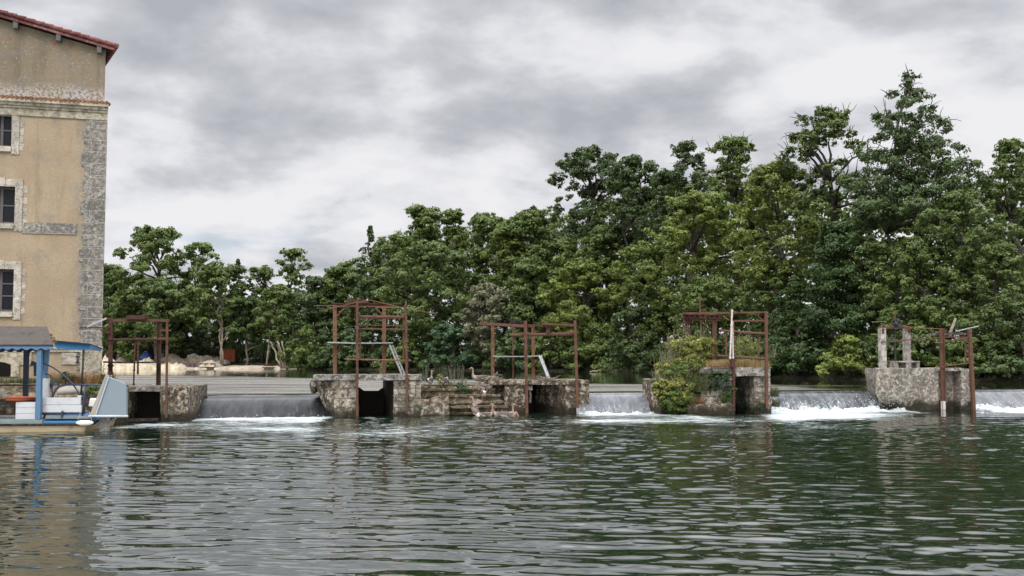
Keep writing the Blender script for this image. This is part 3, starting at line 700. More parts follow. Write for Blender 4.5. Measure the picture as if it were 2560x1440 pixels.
# ground floor features
pl = MB(); pl.box(UW, .03, -.06, .03, bz(880), bz(872)); pl.box(UW, .04, -.10, .03, bz(872), bz(866)); pl.build('plinth_moulding', M['trim'], mill)
lo = MB(); lo.box(-.75, .02, -.05, .03, .3, bz(880)); lo.box(UW, bu(79, 910), -.045, .1, bz(912), bz(881)); lo.box(bu(28, 920), bu(49, 920), -.045, .1, bz(941), bz(912)); lo.build('base_stones', M['cornice'], mill)
pq = MB(); pq.box(bu(155, 895), bu(192, 895), -.045, .1, bz(911), bz(882)); pq.build('stone_plaque', M['trim'], mill)
ar = MB(); uc, wr_ = bu(-4, 922), bu(27, 922) - bu(-4, 922); zb_ = bz(940)
pts = [(uc - wr_, zb_), (uc + wr_, zb_), (uc + wr_, bz(911)), (uc + wr_ * .55, bz(906)), (uc, bz(904)), (uc - wr_ * .55, bz(906)), (uc - wr_, bz(911))]
ar.prism(pts, lambda a, b_: (a, -.052, b_), lambda a, b_: (a, .1, b_)); ar.build('arched_black_panel', M['black'], mill)  # solid black panel paints the shade inside an arch
# the quay at the foot of the mill
mb = MB(); zq = B.p(100, 952, -.6).z
mb.hexa([(UW, -2.6, -.6), (.9, -2.4, -.6), (1.2, 3, -.6), (UW, 3, -.6), (UW, -1.9, zq - .3), (.55, -1.5, zq - .45), (1.0, 3, zq - .3), (UW, 3, zq)], .28)
mb.hexa([(UW, -1.6, zq - .6), (.0, -1.2, zq - .7), (.0, -.05, zq - .6), (UW, -.05, zq - .6), (UW, -1.0, zq), (-.2, -.9, zq - .1), (-.1, -.05, zq + .02), (UW, -.05, zq + .1)], .22)
tag(mb.build('quay', M['quay'], loc=B.o, rz=B.th, rough=(.13, 1.1)), 'earth and rubble quay at the foot of the mill', 'quay', kind='structure')

# ------------------------------------------------------------------ THE SLUICE PIERS
def zf(z, s, x0, y0):                  # coordinates read off an enlarged crop -> photo pixels
    return lambda x, y: (x0 + x / s, y0 + y / s)
PTH = 9
def pier_frame(px, base): return Fr(on_z(px, base, 0), PTH)
def hx(fr, mb, q, v0, v1, res=None, back=None, zb=-.35):
    """block whose front face is the photo quad q = (left, top, right, bottom-or-None); goes v0..v1 deep"""
    l, t, r, b_ = q; P0 = fr.p(l, (t + (b_ or t + 60)) / 2, v0); P1 = fr.p(r, (t + (b_ or t + 60)) / 2, v0)
    z1 = fr.p((l + r) / 2, t, v0).z; z0 = zb if b_ is None else fr.p((l + r) / 2, b_, v0).z
    bl, br = back or (P0.x, P1.x)
    mb.hexa([(P0.x, v0, z0), (P1.x, v0, z0), (br, v1, z0), (bl, v1, z0), (P0.x, v0, z1), (P1.x, v0, z1), (br, v1, z1), (bl, v1, z1)], res)
    return z0, z1
GP = 'stone sluice piers along the weir'
# --- pier by the mill
F0 = pier_frame(435, 1055)
p0 = thing('sluice_pier', F0, 'low rough stone pier with a black opening beside the mill', 'pier', GP)
mb = MB(); hx(F0, mb, (401, 968, 470, None), 0, 3.8, .16); hx(F0, mb, (200, 968, 322, None), 0, 3.8, .2)
mb.build('masonry', M['pier_rough'], p0, rough=(.035, 2.2))
mb = MB(); z0, z1 = hx(F0, mb, (322, 966, 400.5, 979), .02, 2.5, .2); mb.build('lintel', M['slab'], p0, rough=(.02, 2))
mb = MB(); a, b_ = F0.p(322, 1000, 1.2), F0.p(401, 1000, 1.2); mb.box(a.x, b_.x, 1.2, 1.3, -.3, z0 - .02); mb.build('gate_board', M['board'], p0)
mb = MB(); mb.bar(F0.p(318, 1051, -.05), F0.p(398, 1049, -.05), .10, .14); mb.build('sill_beam', M['bark_dark'], p0)
# --- pier with the plank and leaning board
F1 = pier_frame(935, 1042)
p1 = thing('sluice_pier', F1, 'stone pier with a flat slab and a deep gap under the tallest rusty frame', 'pier', GP)
z5 = zf(0, 4.236, 760, 720)
mb = MB(); hx(F1, mb, (836, 951, 891, None), 0, 2.9, .17); hx(F1, mb, (984, 951, 1053, None), 0, 2.9, .17)
mb.hexa([F1.p(891, 1042, .02) * 1 + Vector((0, 0, -.3)), F1.p(897, 1042, .02) + Vector((0, 0, -.3)), F1.p(893, 1042, 2.4) + Vector((0, 0, -.3)), F1.p(880, 1042, 2.4) + Vector((0, 0, -.3)),
         F1.p(891, 951.5, .02), F1.p(893.5, 951.5, .02), F1.p(893, 951.5, 2.4), F1.p(880, 951.5, 2.4)], .2)
mb.build('masonry', M['pier_block'], p1, rough=(.05, 2.0))
mb = MB(); A = [F1.p(957, 951, 2.3), F1.p(986, 951, .05)]                # inner wall seen through the gap
mb.hexa([(A[1].x, .06, -.35), (A[1].x + .3, .06, -.35), (A[1].x + .3, 2.4, -.35), (A[0].x, 2.3, -.35), (A[1].x, .06, A[1].z), (A[1].x + .3, .06, A[1].z), (A[1].x + .3, 2.4, A[1].z), (A[0].x, 2.3, A[1].z)], .2)
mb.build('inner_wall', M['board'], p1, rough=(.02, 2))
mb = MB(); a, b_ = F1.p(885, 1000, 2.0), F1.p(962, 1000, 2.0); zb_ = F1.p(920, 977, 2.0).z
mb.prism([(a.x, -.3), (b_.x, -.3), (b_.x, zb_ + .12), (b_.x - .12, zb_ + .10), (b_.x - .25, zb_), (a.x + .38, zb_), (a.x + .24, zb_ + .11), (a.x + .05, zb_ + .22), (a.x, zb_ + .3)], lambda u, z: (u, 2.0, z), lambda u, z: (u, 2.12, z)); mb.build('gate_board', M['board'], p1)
mb = MB(); hx(F1, mb, (783, 937, 1055, 950.5), -.06, 1.9, .2); hx(F1, mb, (836, 937.3, 1012, 950.8), -.10, -.055, .2)
mb.build('deck_slab', M['slab'], p1, rough=(.018, 1.6))
mb = MB()                                               # battered wing on the upstream left side
q = [F1.p(783, 951, .5), F1.p(836, 951, .04), F1.p(822, 1043, .3), F1.p(838, 1043, .0)]
mb.hexa([(q[2].x + .15, .5, -.3), (q[3].x, .0, -.3), (q[3].x, 1.8, -.3), (q[2].x, 1.9, -.3), (q[0].x, .5, q[0].z), (q[1].x, .03, q[1].z), (q[1].x, 1.9, q[1].z), (q[0].x - .05, 2.0, q[0].z)], .16)
mb.build('wing_wall', M['pier_rough'], p1, rough=(.05, 1.8))
mb = MB(); c = F1.p(786, 966, .9); mb.ball(c, (.17, .4, .30), 14, 10); mb.build('broken_edge', M['pier_rough'], p1, rough=(.08, 2.5))
# --- boulders and steps between
FS = pier_frame(1160, 1038)
def boulder(px, py, w, h, d, v, label, mat='boulder', fr=FS, sd=0):
    c = fr.p(px, py, v); o = Fr(fr.w((c.x, v, 0)), PTH); mb = MB(); s_ = .13
    mb.box(-w / 2, w / 2, -d / 2, d / 2, -.15, h, s_)
    mb.v = [(x * (1 - .16 * (z / h) ** 2), y_ * (1 - .25 * max(0, z / h)), z + .10 * x * (sd - .5)) for x, y_, z in mb.v]
    obj = mb.build('boulder', M[mat], None, rough=(.075, 1.9 + .4 * sd), loc=o.o + Vector((0, 0, c.z)), rz=o.th + .2 * sd)
    tag(obj, label, 'boulder', 'boulders at the foot of the steps'); return obj
boulder(1046, 1040, .95, .62, .8, -.05, 'squared brown boulder against the pier with the plank', sd=0)
boulder(1094, 1040, .78, .70, .7, -.12, 'rounded brown boulder at the lower left of the stone steps', sd=1)
boulder(1028, 1015, .8, .35, .7, .35, 'flat stone block leaning on the front corner of the slab pier', sd=1)
st = thing('stone_steps', FS, 'mossy stone steps going down to the water between two piers', 'steps')
tr = [(1257, 1280, 1032, None), (1105, 1268, 1015, None), (1100, 1258, 1003, None), (1092, 1252, 987, None), (1056, 1243, 971, None)]
for i, (l, r, t, _) in enumerate([(1096, 1282, 1032, 0), (1098, 1268, 1015.5, 0), (1098, 1258, 1003.5, 0), (1072, 1250, 987, 0), (1055, 1236, 971, 0)]):
    v0 = -.12 + .27 * i; mb = MB(); P0 = FS.p(l, t, v0); P1 = FS.p(r, t, v0); zt_ = P0.z
    mb.box(P0.x, P1.x, v0, 2.6 - .02 * i, -.35, zt_ - .085, .16); mb.box(P0.x - .02, P1.x + .02, v0 - .07, 2.6 - .02 * i, zt_ - .083, zt_, .16); mb.build('step', M['step'], st, rough=(.022, 2.2))
mb = MB(); P0 = FS.p(1050, 964, 1.5); P1 = FS.p(1232, 964, 1.5); mb.box(P0.x, P1.x, 1.5, 2.8, .2, P0.z + .02, .2); mb.build('landing', M['step'], st, rough=(.05, 1.8))
mb = MB()
for i in range(16):
    px = 1060 + i * 10.5; q = FS.p(px, 972, 1.25 + .1 * (i % 3)); s_ = .1 + .07 * rng.uniform(); mb.ball((q.x, q.y, q.z + .02), (s_ * 1.4, s_, s_ * .7), 8, 6)
mb.build('loose_stones', M['boulder'], st, rough=(.04, 4))
# --- pier with the ladder
F2 = pier_frame(1370, 1033)
p2 = thing('sluice_pier', F2, 'blackened stone pier with a wide shadowed recess under the ladder frame', 'pier', GP)
z6 = zf(0, 5.144, 1020, 780)
mb = MB(); hx(F2, mb, (1262, 953, 1318, None), 0, 2.2, .16); hx(F2, mb, (1414, 953, 1473, None), 0, 2.2, .16); hx(F2, mb, (1224, 953, 1263, 1000), .5, 2.3, .16)
mb.build('masonry', M['pier_rough'], p2, rough=(.05, 2.0))
mb = MB(); A0 = F2.p(1340, 962, 1.4); A1 = F2.p(1416, 962, .05)
mb.hexa([(A1.x - .04, .05, -.35), (A1.x + .1, .05, -.35), (A1.x + .1, 2.1, -.35), (A0.x, 1.5, -.35), (A1.x - .04, .05, A1.z), (A1.x + .1, .05, A1.z), (A1.x + .1, 2.1, A1.z), (A0.x, 1.5, A1.z)], .18)
mb.build('inner_wall', M['pier_rough'], p2, rough=(.03, 2))
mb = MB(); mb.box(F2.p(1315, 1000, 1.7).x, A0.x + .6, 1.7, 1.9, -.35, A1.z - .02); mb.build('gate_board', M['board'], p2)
mb = MB(); hx(F2, mb, (1224, 950.5, 1473, 961.5), -.05, 2.3, .2); mb.build('deck_slab', M['pier_rough'], p2, rough=(.02, 2.0))
mb = MB(); hx(F2, mb, (1321, 963, 1332, 975), .0, .6, .12); hx(F2, mb, (1323, 975, 1328, 1008), .1, .4, .12); mb.build('loose_lintel', M['pier_block'], p2, rough=(.03, 3))
mb = MB(); hx(F2, mb, (1264, 1014, 1317, None), -.10, .02, .14); mb.build('footing', M['pier_rough'], p2, rough=(.05, 2.4))
# --- overgrown pier
F3 = pier_frame(1835, 1035)
p3 = thing('sluice_pier', F3, 'overgrown stone pier with yellow flowers and dry grass on top', 'pier', GP)
mb = MB(); hx(F3, mb, (1752, 941, 1836, None), 0, 2.4, .16); hx(F3, mb, (1885, 941, 1926, None), 0, 2.4, .16); hx(F3, mb, (1680, 925, 1756, None), .5, 2.6, .2)
mb.build('masonry', M['pier_block'], p3, rough=(.045, 2.0))
mb = MB(); A0 = F3.p(1872, 950, 1.6); A1 = F3.p(1886, 950, .05); mb.hexa([(A1.x, .05, -.35), (A1.x + .1, .05, -.35), (A1.x + .1, 2.1, -.35), (A0.x, 1.7, -.35), (A1.x, .05, A1.z), (A1.x + .1, .05, A1.z), (A1.x + .1, 2.1, A1.z), (A0.x, 1.7, A1.z)], .2)
mb.build('inner_wall', M['pier_rough'], p3, rough=(.02, 2))
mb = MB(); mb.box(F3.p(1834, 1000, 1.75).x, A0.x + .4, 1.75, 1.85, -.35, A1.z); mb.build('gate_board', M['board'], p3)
mb = MB(); hx(F3, mb, (1751, 918, 1838, 933), -.10, 2.4, .18); hx(F3, mb, (1838.6, 918, 1926, 940), -.11, 2.4, .18); mb.build('deck_slab', M['slab'], p3, rough=(.03, 2))
mb = MB(); hx(F3, mb, (1652, 950, 1690, None), .2, 2.6, .2); hx(F3, mb, (1690, 985, 1752, None), .1, 1.2, .18); hx(F3, mb, (1718, 1011, 1838, None), -.28, .05, .15); hx(F3, mb, (1888, 1000, 1930, None), -.08, .03, .15)
mb.build('broken_ledge', M['pier_rough'], p3, rough=(.07, 1.9))
# --- bare concrete pier
F4 = pier_frame(2330, 1025)
p4 = thing('sluice_pier', F4, 'bare lichened concrete pier with two concrete columns on top', 'pier', GP)
a0, a1, a2, a3, a4 = [F4.p(x, 960, 0).x for x in (2195, 2346, 2352, 2402, 2428)]; ztop = F4.p(2300, 921, 0).z; lf = F4.p(2184, 960, 1.2).x
mb = MB()
mb.hexa([(a0 + .05, .25, -.35), (a1, 0, -.35), (a1, 2.4, -.35), (lf + .2, 1.2, -.35), (a0, .1, ztop), (a1, 0, ztop), (a1, 2.4, ztop), (lf, 1.2, ztop)], .15)
mb.hexa([(lf + .2, 1.2, -.35), (a1, 1.2, -.35), (a1, 2.4, -.35), (lf + .5, 2.4, -.35), (lf, 1.2, ztop), (a1, 1.2, ztop), (a1, 2.4, ztop), (lf + .3, 2.4, ztop)], .2)
o3 = F4.p(2400, 960, 0).x
mb.hexa([(a3, 0, -.35), (a4 + .12, .02, -.35), (a4 + .1, 2.4, -.35), (a3 - .02, 2.4, -.35), (a3, 0, ztop - .02), (a4, .02, ztop - .02), (a4, 2.4, ztop - .02), (a3 - .02, 2.4, ztop - .02)], .15)
# undercut the waterline on the left
mb.v = [(x + (.9 * max(0, .62 - z) * max(0, min(1, (a0 + 1.3 - x) / .9)) if z < .62 else 0), y_ + (.5 * max(0, .6 - z) * max(0, min(1, (a0 + 2.2 - x) / 1.6)) if y_ < .3 else 0), z) for x, y_, z in mb.v]
mb.build('masonry', M['concrete'], p4, rough=(.045, 1.5))
mb = MB(); mb.hexa([(a1 + .02, 1.0, -.35), (a3 - .01, .5, -.35), (a3 - .01, 2.2, -.35), (a1 + .02, 2.2, -.35), (a1 + .02, 1.0, ztop - .12), (a3 - .01, .5, ztop - .12), (a3 - .01, 2.2, ztop - .12), (a1 + .02, 2.2, ztop - .12)], .16); mb.build('inner_wall', M['concrete'], p4, rough=(.02, 2))
mb = MB(); mb.box(a1 - .15, a3 + .12, -.03, 2.3, ztop - .11, ztop + .012, .2); mb.build('deck_slab', M['concrete'], p4, rough=(.012, 2))
for px0, px1, t, bt, v in ((2200.5, 2213.5, 820, 920, .5), (2262, 2274.5, 821, 922, 1.5)):
    P, Q = F4.p((px0 + px1) / 2, bt, v), F4.p((px0 + px1) / 2, t, v); mb = MB(); mb.box(P.x - .12, P.x + .12, v - .12, v + .12, ztop - .05, Q.z, .12); mb.build('column', M['column'], p4, rough=(.012, 4))

# ------------------------------------------------------------------ RUSTY SLUICE FRAMES
GF = 'rusty steel sluice gantries on the piers'
def bars(root, fr, items, zfun=None):
    """items: (name, mat, kind, x1,y1,x2,y2, v1, v2, size, size2)"""
    for it in items:
        nm, mt, kd, x1, y1, x2, y2, v1, v2, s1 = it[:10]
        if zfun: (x1, y1), (x2, y2) = zfun(x1, y1), zfun(x2, y2)
        P, Q = fr.p(x1, y1, v1), fr.p(x2, y2, v2); mb = MB()
        if kd == 'I':                                     # rolled section : two flanges and a web
            t = (Q - P).normalized(); side = t.cross(Vector((0, 1, 0))).normalized()
            for k in (-1, 1): mb.bar(P + side * k * s1 * .44, Q + side * k * s1 * .44, s1 * .12, it[10] if len(it) > 10 else s1)
            mb.bar(P, Q, s1 * .75, s1 * .14)
        elif kd == 'B': mb.bar(P, Q, s1, it[10] if len(it) > 10 else s1)
        else:
            mid = P.lerp(Q, .5) + Vector((0, 0, -.012 * (Q - P).length)) if kd == 'S' else P.lerp(Q, .5)
            mb.tube([P, P.lerp(mid, .5), mid, mid.lerp(Q, .5), Q], s1, 8)
        L_ = (Q - P).length; t_ = (Q - P).normalized()
        if nm == 'post' and kd == 'B':                   # bolt heads and clamp plates up the face of a post
            for k in range(int(L_ / .34)):
                c_ = P + t_ * (.17 + .34 * k); mb.box(c_.x - .018, c_.x + .018, c_.y - s1 / 2 - .016, c_.y - s1 / 2 + .01, c_.z - .018, c_.z + .018)
            for f_ in (.36, .71): c_ = P + t_ * L_ * f_; mb.box(c_.x - s1 * .66, c_.x + s1 * .66, c_.y - s1 * .58, c_.y + s1 * .58, c_.z - .035, c_.z + .035)
        if kd == 'T' and s1 > .024 and L_ > .8:          # couplings on the pipes
            for f_ in (.03, .32, .66, .97): c_ = P + t_ * L_ * f_; mb.tube([c_ - t_ * .03, c_ + t_ * .03], s1 * 1.45, 8)
        mb.build(nm, M[mt], root, smooth=kd in 'S')
def wheel(root, c, ax, r, tube, mat, spokes=4, name='handwheel'):
    mb = MB(); mb.ring(c, ax, r, tube); ax = Vector(ax).normalized(); x = ax.orthogonal().normalized(); y = ax.cross(x)
    for k in range(spokes):
        a = math.pi * k / spokes + .5; e = x * math.cos(a) + y * math.sin(a); mb.bar(Vector(c) - e * r, Vector(c) + e * r, tube * 1.5)
    mb.tube([Vector(c) - ax * .05, Vector(c) + ax * .05], tube * 2.4, 8); mb.build(name, mat, root, smooth=True)

s0 = thing('sluice_gantry', F0, 'square rusty frame with a flat plate on top beside the mill corner', 'sluice gantry', GF)
bars(s0, F0, [
 ('post', 'rust_dark', 'B', 277, 797, 276, 962, 1.0, 1.0, .125), ('post', 'rust_dark', 'I', 398, 805, 396, 966, 1.0, 1.0, .13), ('post', 'rust', 'B', 418, 797, 416, 1044, -.07, -.07, .072),
 ('top_beam', 'rust', 'B', 271, 801, 404, 801, 1.0, 1.0, .10), ('top_beam', 'rust', 'B', 400, 801, 421, 801, .95, -.07, .09),
 ('machine_plate', 'rust_dark', 'B', 320, 794, 366, 794, 1.0, 1.0, .14, .5), ('pipe', 'rust_dark', 'T', 273, 849.5, 400, 848, .95, .95, .036), ('pipe', 'rust', 'T', 397, 848, 421, 847, .9, -.07, .036),
 ('stub', 'rust', 'T', 402, 826, 428, 826.5, -.04, -.1, .022), ('arm', 'rust_dark', 'B', 200, 819.5, 274, 819.5, .9, .9, .04), ('arm', 'rust', 'B', 251, 824, 273, 833, .8, .9, .06),
 ('strut', 'grey_wood', 'B', 217, 817, 266, 796, .6, .9, .06), ('strut', 'rust', 'B', 264, 795, 277, 799, .9, 1.0, .07),
 ('lifting_rod', 'iron', 'T', 338, 800, 338, 850, 1.0, 1.0, .02), ('lifting_rod', 'rust_dark', 'T', 338, 850, 334, 964, 1.0, .9, .027), ('rack_post', 'rust', 'B', 345, 846, 344.5, 936, 1.2, 1.2, .06), ('collar', 'rust', 'B', 342, 846, 348, 846, 1.0, 1.2, .08)])
mb = MB(); P, Q = F0.p(320, 789, 1.0), F0.p(366, 788, 1.0)
for i in range(7): mb.bar(P.lerp(Q, i / 6.), P.lerp(Q, i / 6.) + Vector((.0, 0, -.14)), .06, .3)
mb.build('machine_rack', M['rust_dark'], s0)
def plank(fr, items, name, label, cat, mat, group=None):
    (x1, y1, x2, y2, v, w, d) = items; P, Q = fr.p(x1, y1, v), fr.p(x2, y2, v); o = Fr(fr.w((P.x, v, 0)), math.degrees(fr.th))
    mb = MB(); q = Q - P; n_ = 8
    for i in range(n_):
        a, b_ = q * (i / n_), q * ((i + 1) / n_); sg = lambda t: -.02 * math.sin(math.pi * t)
        mb.bar(a + Vector((0, 0, sg(i / n_))), b_ + Vector((0, 0, sg((i + 1) / n_))), w, d, up=(0, 1, 0))
    return tag(mb.build(name, M[mat], None, loc=o.o + Vector((0, 0, P.z)), rz=o.th), label, cat, group)
plank(F0, (261, 905, 408, 905, .75, .055, .3), 'plank', 'dark plank laid across the square frame beside the mill', 'plank', 'bark_dark', 'planks across the frames')

s1 = thing('sluice_gantry', F1, 'tallest rusty frame with braced back posts and a long bent rod', 'sluice gantry', GF)
bars(s1, F1, [
 ('post', 'rust_light', 'B', 327, 180, 327, 912, 1.2, 1.2, .14), ('post', 'rust_light', 'B', 848, 195, 848, 910, 1.2, 1.2, .14),
 ('post', 'rust', 'B', 563, 135, 563, 1360, -.10, -.10, .088), ('post', 'rust', 'B', 1078, 140, 1092, 1330, -.10, -.10, .08),
 ('top_beam', 'rust', 'I', 298, 180, 897, 182, 1.2, 1.2, .13), ('top_rail', 'rust', 'B', 575, 194, 760, 196, -.05, -.05, .04), ('top_rail', 'rust_light', 'B', 760, 203, 1072, 205, -.05, -.05, .045),
 ('side_rail', 'rust', 'B', 318, 198, 560, 190, 1.1, .0, .05), ('side_rail', 'rust', 'B', 870, 205, 1070, 206, 1.1, .0, .05),
 ('windlass_pipe', 'rust', 'T', 580, 306, 1065, 310, .1, .1, .062), ('crossbar', 'rust', 'T', 575, 392, 1070, 402, .05, .05, .018), ('crossbar', 'rust', 'T', 535, 432, 1120, 440, -.03, -.03, .026),
 ('crossbar', 'rust_light', 'T', 445, 755, 1135, 768, -.03, -.03, .026), ('inner_bar', 'rust', 'B', 592, 440, 596, 752, .05, .05, .06), ('inner_bar', 'rust', 'B', 1055, 335, 1055, 760, .05, .05, .06),
 ('brace', 'rust', 'B', 345, 300, 425, 215, 1.15, 1.15, .055), ('brace', 'rust', 'B', 755, 208, 838, 290, 1.15, 1.15, .06), ('brace', 'rust', 'B', 343, 700, 392, 598, 1.15, 1.15, .05), ('brace', 'rust', 'B', 850, 690, 890, 600, 1.15, 1.15, .055),
 ('rod', 'rust_light', 'T', 100, 190, 310, 185, 1.0, 1.1, .011), ('rod', 'rust_light', 'T', 180, 250, 330, 205, 1.1, .8, .012), ('rod', 'rust_light', 'T', 330, 205, 560, 152, .8, .0, .012), ('rod', 'rust_light', 'T', 560, 160, 700, 128, .0, .2, .012), ('rod', 'rust_light', 'S', 700, 128, 1378, 272, .2, .0, .013)], z5)
P = F1.p(*z5(1385, 280), 0); mb = MB(); mb.ring(P, (0, 1, 0), .045, .012, 14, 6); mb.build('ring', M['rust_light'], s1, smooth=True)
mb = MB(); P, Q = F1.p(*z5(480, 150), 1.2), F1.p(*z5(680, 152), 1.2); mb.bar(P, Q, .09, .26)
for t in (.08, .25, .8): c = P.lerp(Q, t); mb.tube([c + Vector((0, -.16, .03)), c + Vector((0, .16, .03))], .09, 10)
c = F1.p(*z5(595, 150), 1.2); 
for i in range(6): mb.tube([c + Vector((0, 0, .05 * i)), c + Vector((0, 0, .05 * i + .03))], .05, 8)
mb.build('winch', M['rust_dark'], s1)
mb = MB()
for i in range(9): c = F1.p(*z5(545, 215 + i * 14), .0); mb.ring(c, (1, 0, 0) if i % 2 else (0, 1, 0), .028, .01, 10, 5)
mb.build('chain', M['rust_dark'], s1)
plank(F1, (819, 856, 982, 857, .95, .045, .34), 'plank', 'pale grey plank across the middle of the tallest frame', 'plank', 'grey_wood', 'planks across the frames')
def ladder(fr, x1, y1, x2, y2, v1, v2, w, n_, label, mat, solid=False):
    P, Q = fr.p(x1, y1, v1), fr.p(x2, y2, v2); o = Fr(fr.w((Q.x, v2, 0)), math.degrees(fr.th)); d = P - Q; e = Vector((w, .22, 0))
    root = bpy.data.objects.new('ladder', None); C.objects.link(root); root.location = o.o + Vector((0, 0, Q.z)); root.rotation_euler = (0, 0, o.th)
    tag(root, label, 'ladder', 'ladders leaning on the planks')
    for k in (0, 1): mb = MB(); mb.bar(e * k, e * k + d, .065, .05); mb.build('rail', M[mat], root)
    for i in range(n_): t = (i + .7) / n_; mb = MB(); mb.bar(d * t, d * t + e, .035, .05); mb.build('rung', M[mat], root)
ladder(F1, 974, 862, 1004, 934, .75, .75, .11, 5, 'dark weathered ladder leaning to the right below the tallest frame', 'grey_wood')

s2 = thing('sluice_gantry', F2, 'rusty frame with a thick cross pipe above the ladder pier', 'sluice gantry', GF)
bars(s2, F2, [
 ('post', 'rust_light', 'B', 1090, 185, 1090, 868, 1.4, 1.4, .125), ('post', 'rust_light', 'B', 1608, 195, 1612, 885, 1.4, 1.4, .12),
 ('post', 'rust', 'B', 1510, 112, 1528, 1305, -.12, -.12, .105), ('post', 'rust', 'B', 2146, 108, 2182, 1295, -.12, -.12, .095),
 ('top_beam', 'rust', 'B', 930, 148, 1500, 180, 1.2, -.06, .11), ('top_beam', 'rust_dark', 'B', 905, 160, 1060, 172, 1.35, 1.1, .07), ('top_beam', 'rust_dark', 'B', 1535, 172, 2135, 172, -.08, -.08, .075), ('top_rail', 'rust', 'B', 1715, 150, 2135, 172, -.12, -.12, .07), ('side_rail', 'rust', 'B', 1532, 180, 1615, 190, .0, 1.3, .08),
 ('cross_pipe', 'rust', 'T', 1320, 300, 2140, 278, .05, .05, .062), ('collar', 'rust', 'T', 1460, 292, 1520, 291, .05, .05, .085), ('collar', 'rust', 'T', 2040, 281, 2100, 279, .05, .05, .085), ('hanger', 'rust_dark', 'B', 1805, 185, 1805, 275, .0, .0, .15, .08),
 ('lifting_rod', 'rust', 'B', 1348, 185, 1352, 880, 1.5, 1.5, .05), ('brace', 'rust_dark', 'B', 1102, 712, 1195, 590, 1.35, 1.35, .05), ('brace', 'rust_dark', 'B', 1612, 712, 1692, 590, 1.35, 1.35, .05),
 ('brace', 'grey_wood', 'B', 1128, 585, 1130, 640, 1.3, 1.3, .03), ('chain_hook', 'rust_dark', 'T', 1810, 270, 1815, 310, -.06, -.06, .02)], z6)
plank(F2, (1233, 890.5, 1350, 889.5, 1.2, .045, .3), 'plank', 'pale grey plank across the frame above the ladder pier', 'plank', 'grey_wood', 'planks across the frames')
ladder(F2, 1348, 889, 1372, 950, 1.0, .8, .10, 4, 'white painted ladder leaning to the right on the pier between two posts', 'white')
def twigs(fr, px, py, v, w, h, n_, label, name='twig_nest', r=.008):
    P = fr.p(px, py, v); o = Fr(fr.w((P.x, v, 0)), 0); mb = MB()
    for i in range(n_):
        a = rng.uniform(0, 6.28); c = Vector((rng.normal() * w * .3, rng.normal() * w * .2, abs(rng.normal()) * h * .4)); e = Vector((math.cos(a), math.sin(a) * .6, rng.normal() * .25)) * w * rng.uniform(.2, .5)
        mb.tube([c - e, c + Vector((0, 0, .03)), c + e], r, 4)
    return tag(mb.build(name, M['bark_dead'] if name != 'twig_nest' else M['bark_dark'], None, loc=o.o + Vector((0, 0, P.z))), label, 'twigs')
twigs(F2, 1288, 812, .7, .55, .22, 70, 'dark twig nest on the top beam above the ladder pier')
twigs(F2, 1362, 951, .6, .8, .16, 60, 'dry twigs piled on the pier at the foot of the white ladder', 'twig_heap')
twigs(F2, 1232, 951, .6, .75, .18, 50, 'dry driftwood heap at the left end of the ladder pier', 'twig_heap', .016)

z7 = zf(0, 4.5, 1600, 730)
s3 = thing('sluice_gantry', F3, 'wide rusty frame with a gear beam and white pole on the overgrown pier', 'sluice gantry', GF)
bars(s3, F3, [
 ('post', 'rust_dark', 'I', 525, 300, 527, 760, 1.5, 1.5, .15), ('post', 'rust_dark', 'B', 571, 320, 571, 700, 1.7, 1.7, .05), ('post', 'rust', 'I', 838, 312, 842, 840, 1.5, 1.5, .15),
 ('post', 'rust', 'B', 1418, 235, 1426, 1310, -.15, -.15, .10), ('top_rail', 'rust', 'B', 475, 240, 1025, 234, 1.4, .0, .075), ('top_rail', 'rust', 'B', 1020, 234, 1435, 226, .0, -.12, .065),
 ('gear_beam', 'rust_dark', 'I', 478, 274, 910, 280, 1.5, 1.5, .17), ('gear_beam', 'rust', 'B', 492, 308, 880, 318, 1.5, 1.5, .07),
 ('crossbar', 'rust', 'B', 1040, 326, 1408, 320, -.08, -.1, .06), ('pipe', 'rust', 'T', 890, 432, 1410, 470, .0, -.1, .042), ('pipe', 'rust', 'T', 870, 715, 1410, 752, .0, -.1, .042),
 ('upright', 'rust', 'B', 970, 455, 968, 722, .05, .05, .06), ('upright', 'rust', 'B', 1338, 478, 1332, 740, .0, .0, .06), ('crossbar', 'rust_dark', 'B', 680, 596, 960, 590, .9, .1, .04),
 ('white_pole', 'white_old', 'T', 1037, 198, 1014, 755, -.2, -.2, .034), ('white_pole', 'white_old', 'T', 1040, 330, 1048, 752, -.16, -.16, .03),
 ('post', 'rust_dark', 'B', 1050, 840, 1056, 1335, -.16, -.16, .085), ('collar', 'rust_dark', 'B', 1008, 768, 1078, 770, -.17, -.17, .075), ('collar', 'rust_dark', 'B', 1040, 770, 1042, 850, -.17, -.17, .14),
 ('tie_rod', 'rust_dark', 'T', 828, 838, 1065, 846, -.14, -.14, .018), ('post', 'rust_dark', 'B', 1020, 236, 1022, 330, .0, .0, .05), ('lifting_rod', 'rust', 'B', 672, 20, 676, 235, 1.4, 1.4, .045), ('lifting_rod', 'rust', 'B', 688, 320, 680, 500, 1.4, 1.4, .05),
 ('hook', 'rust', 'T', 940, 275, 1000, 318, .2, .0, .03), ('hook', 'rust', 'T', 1328, 240, 1330, 280, -.1, -.1, .018), ('hook', 'rust', 'T', 1330, 280, 1375, 305, -.1, -.1, .018), ('post', 'rust', 'B', 1050, 330, 1052, 770, .05, .05, .07)], z7)
c = F3.p(*z7(710, 247), 1.15); wheel(s3, c, (0.15, 1, 0), .165, .018, M['rust'], 3)
mb = MB()
for i in range(8):
    P = F3.p(*z7(505 + i * 55, 262), 1.40); mb.bar(P, P + Vector((0, 0, -.11)), .025, .06)
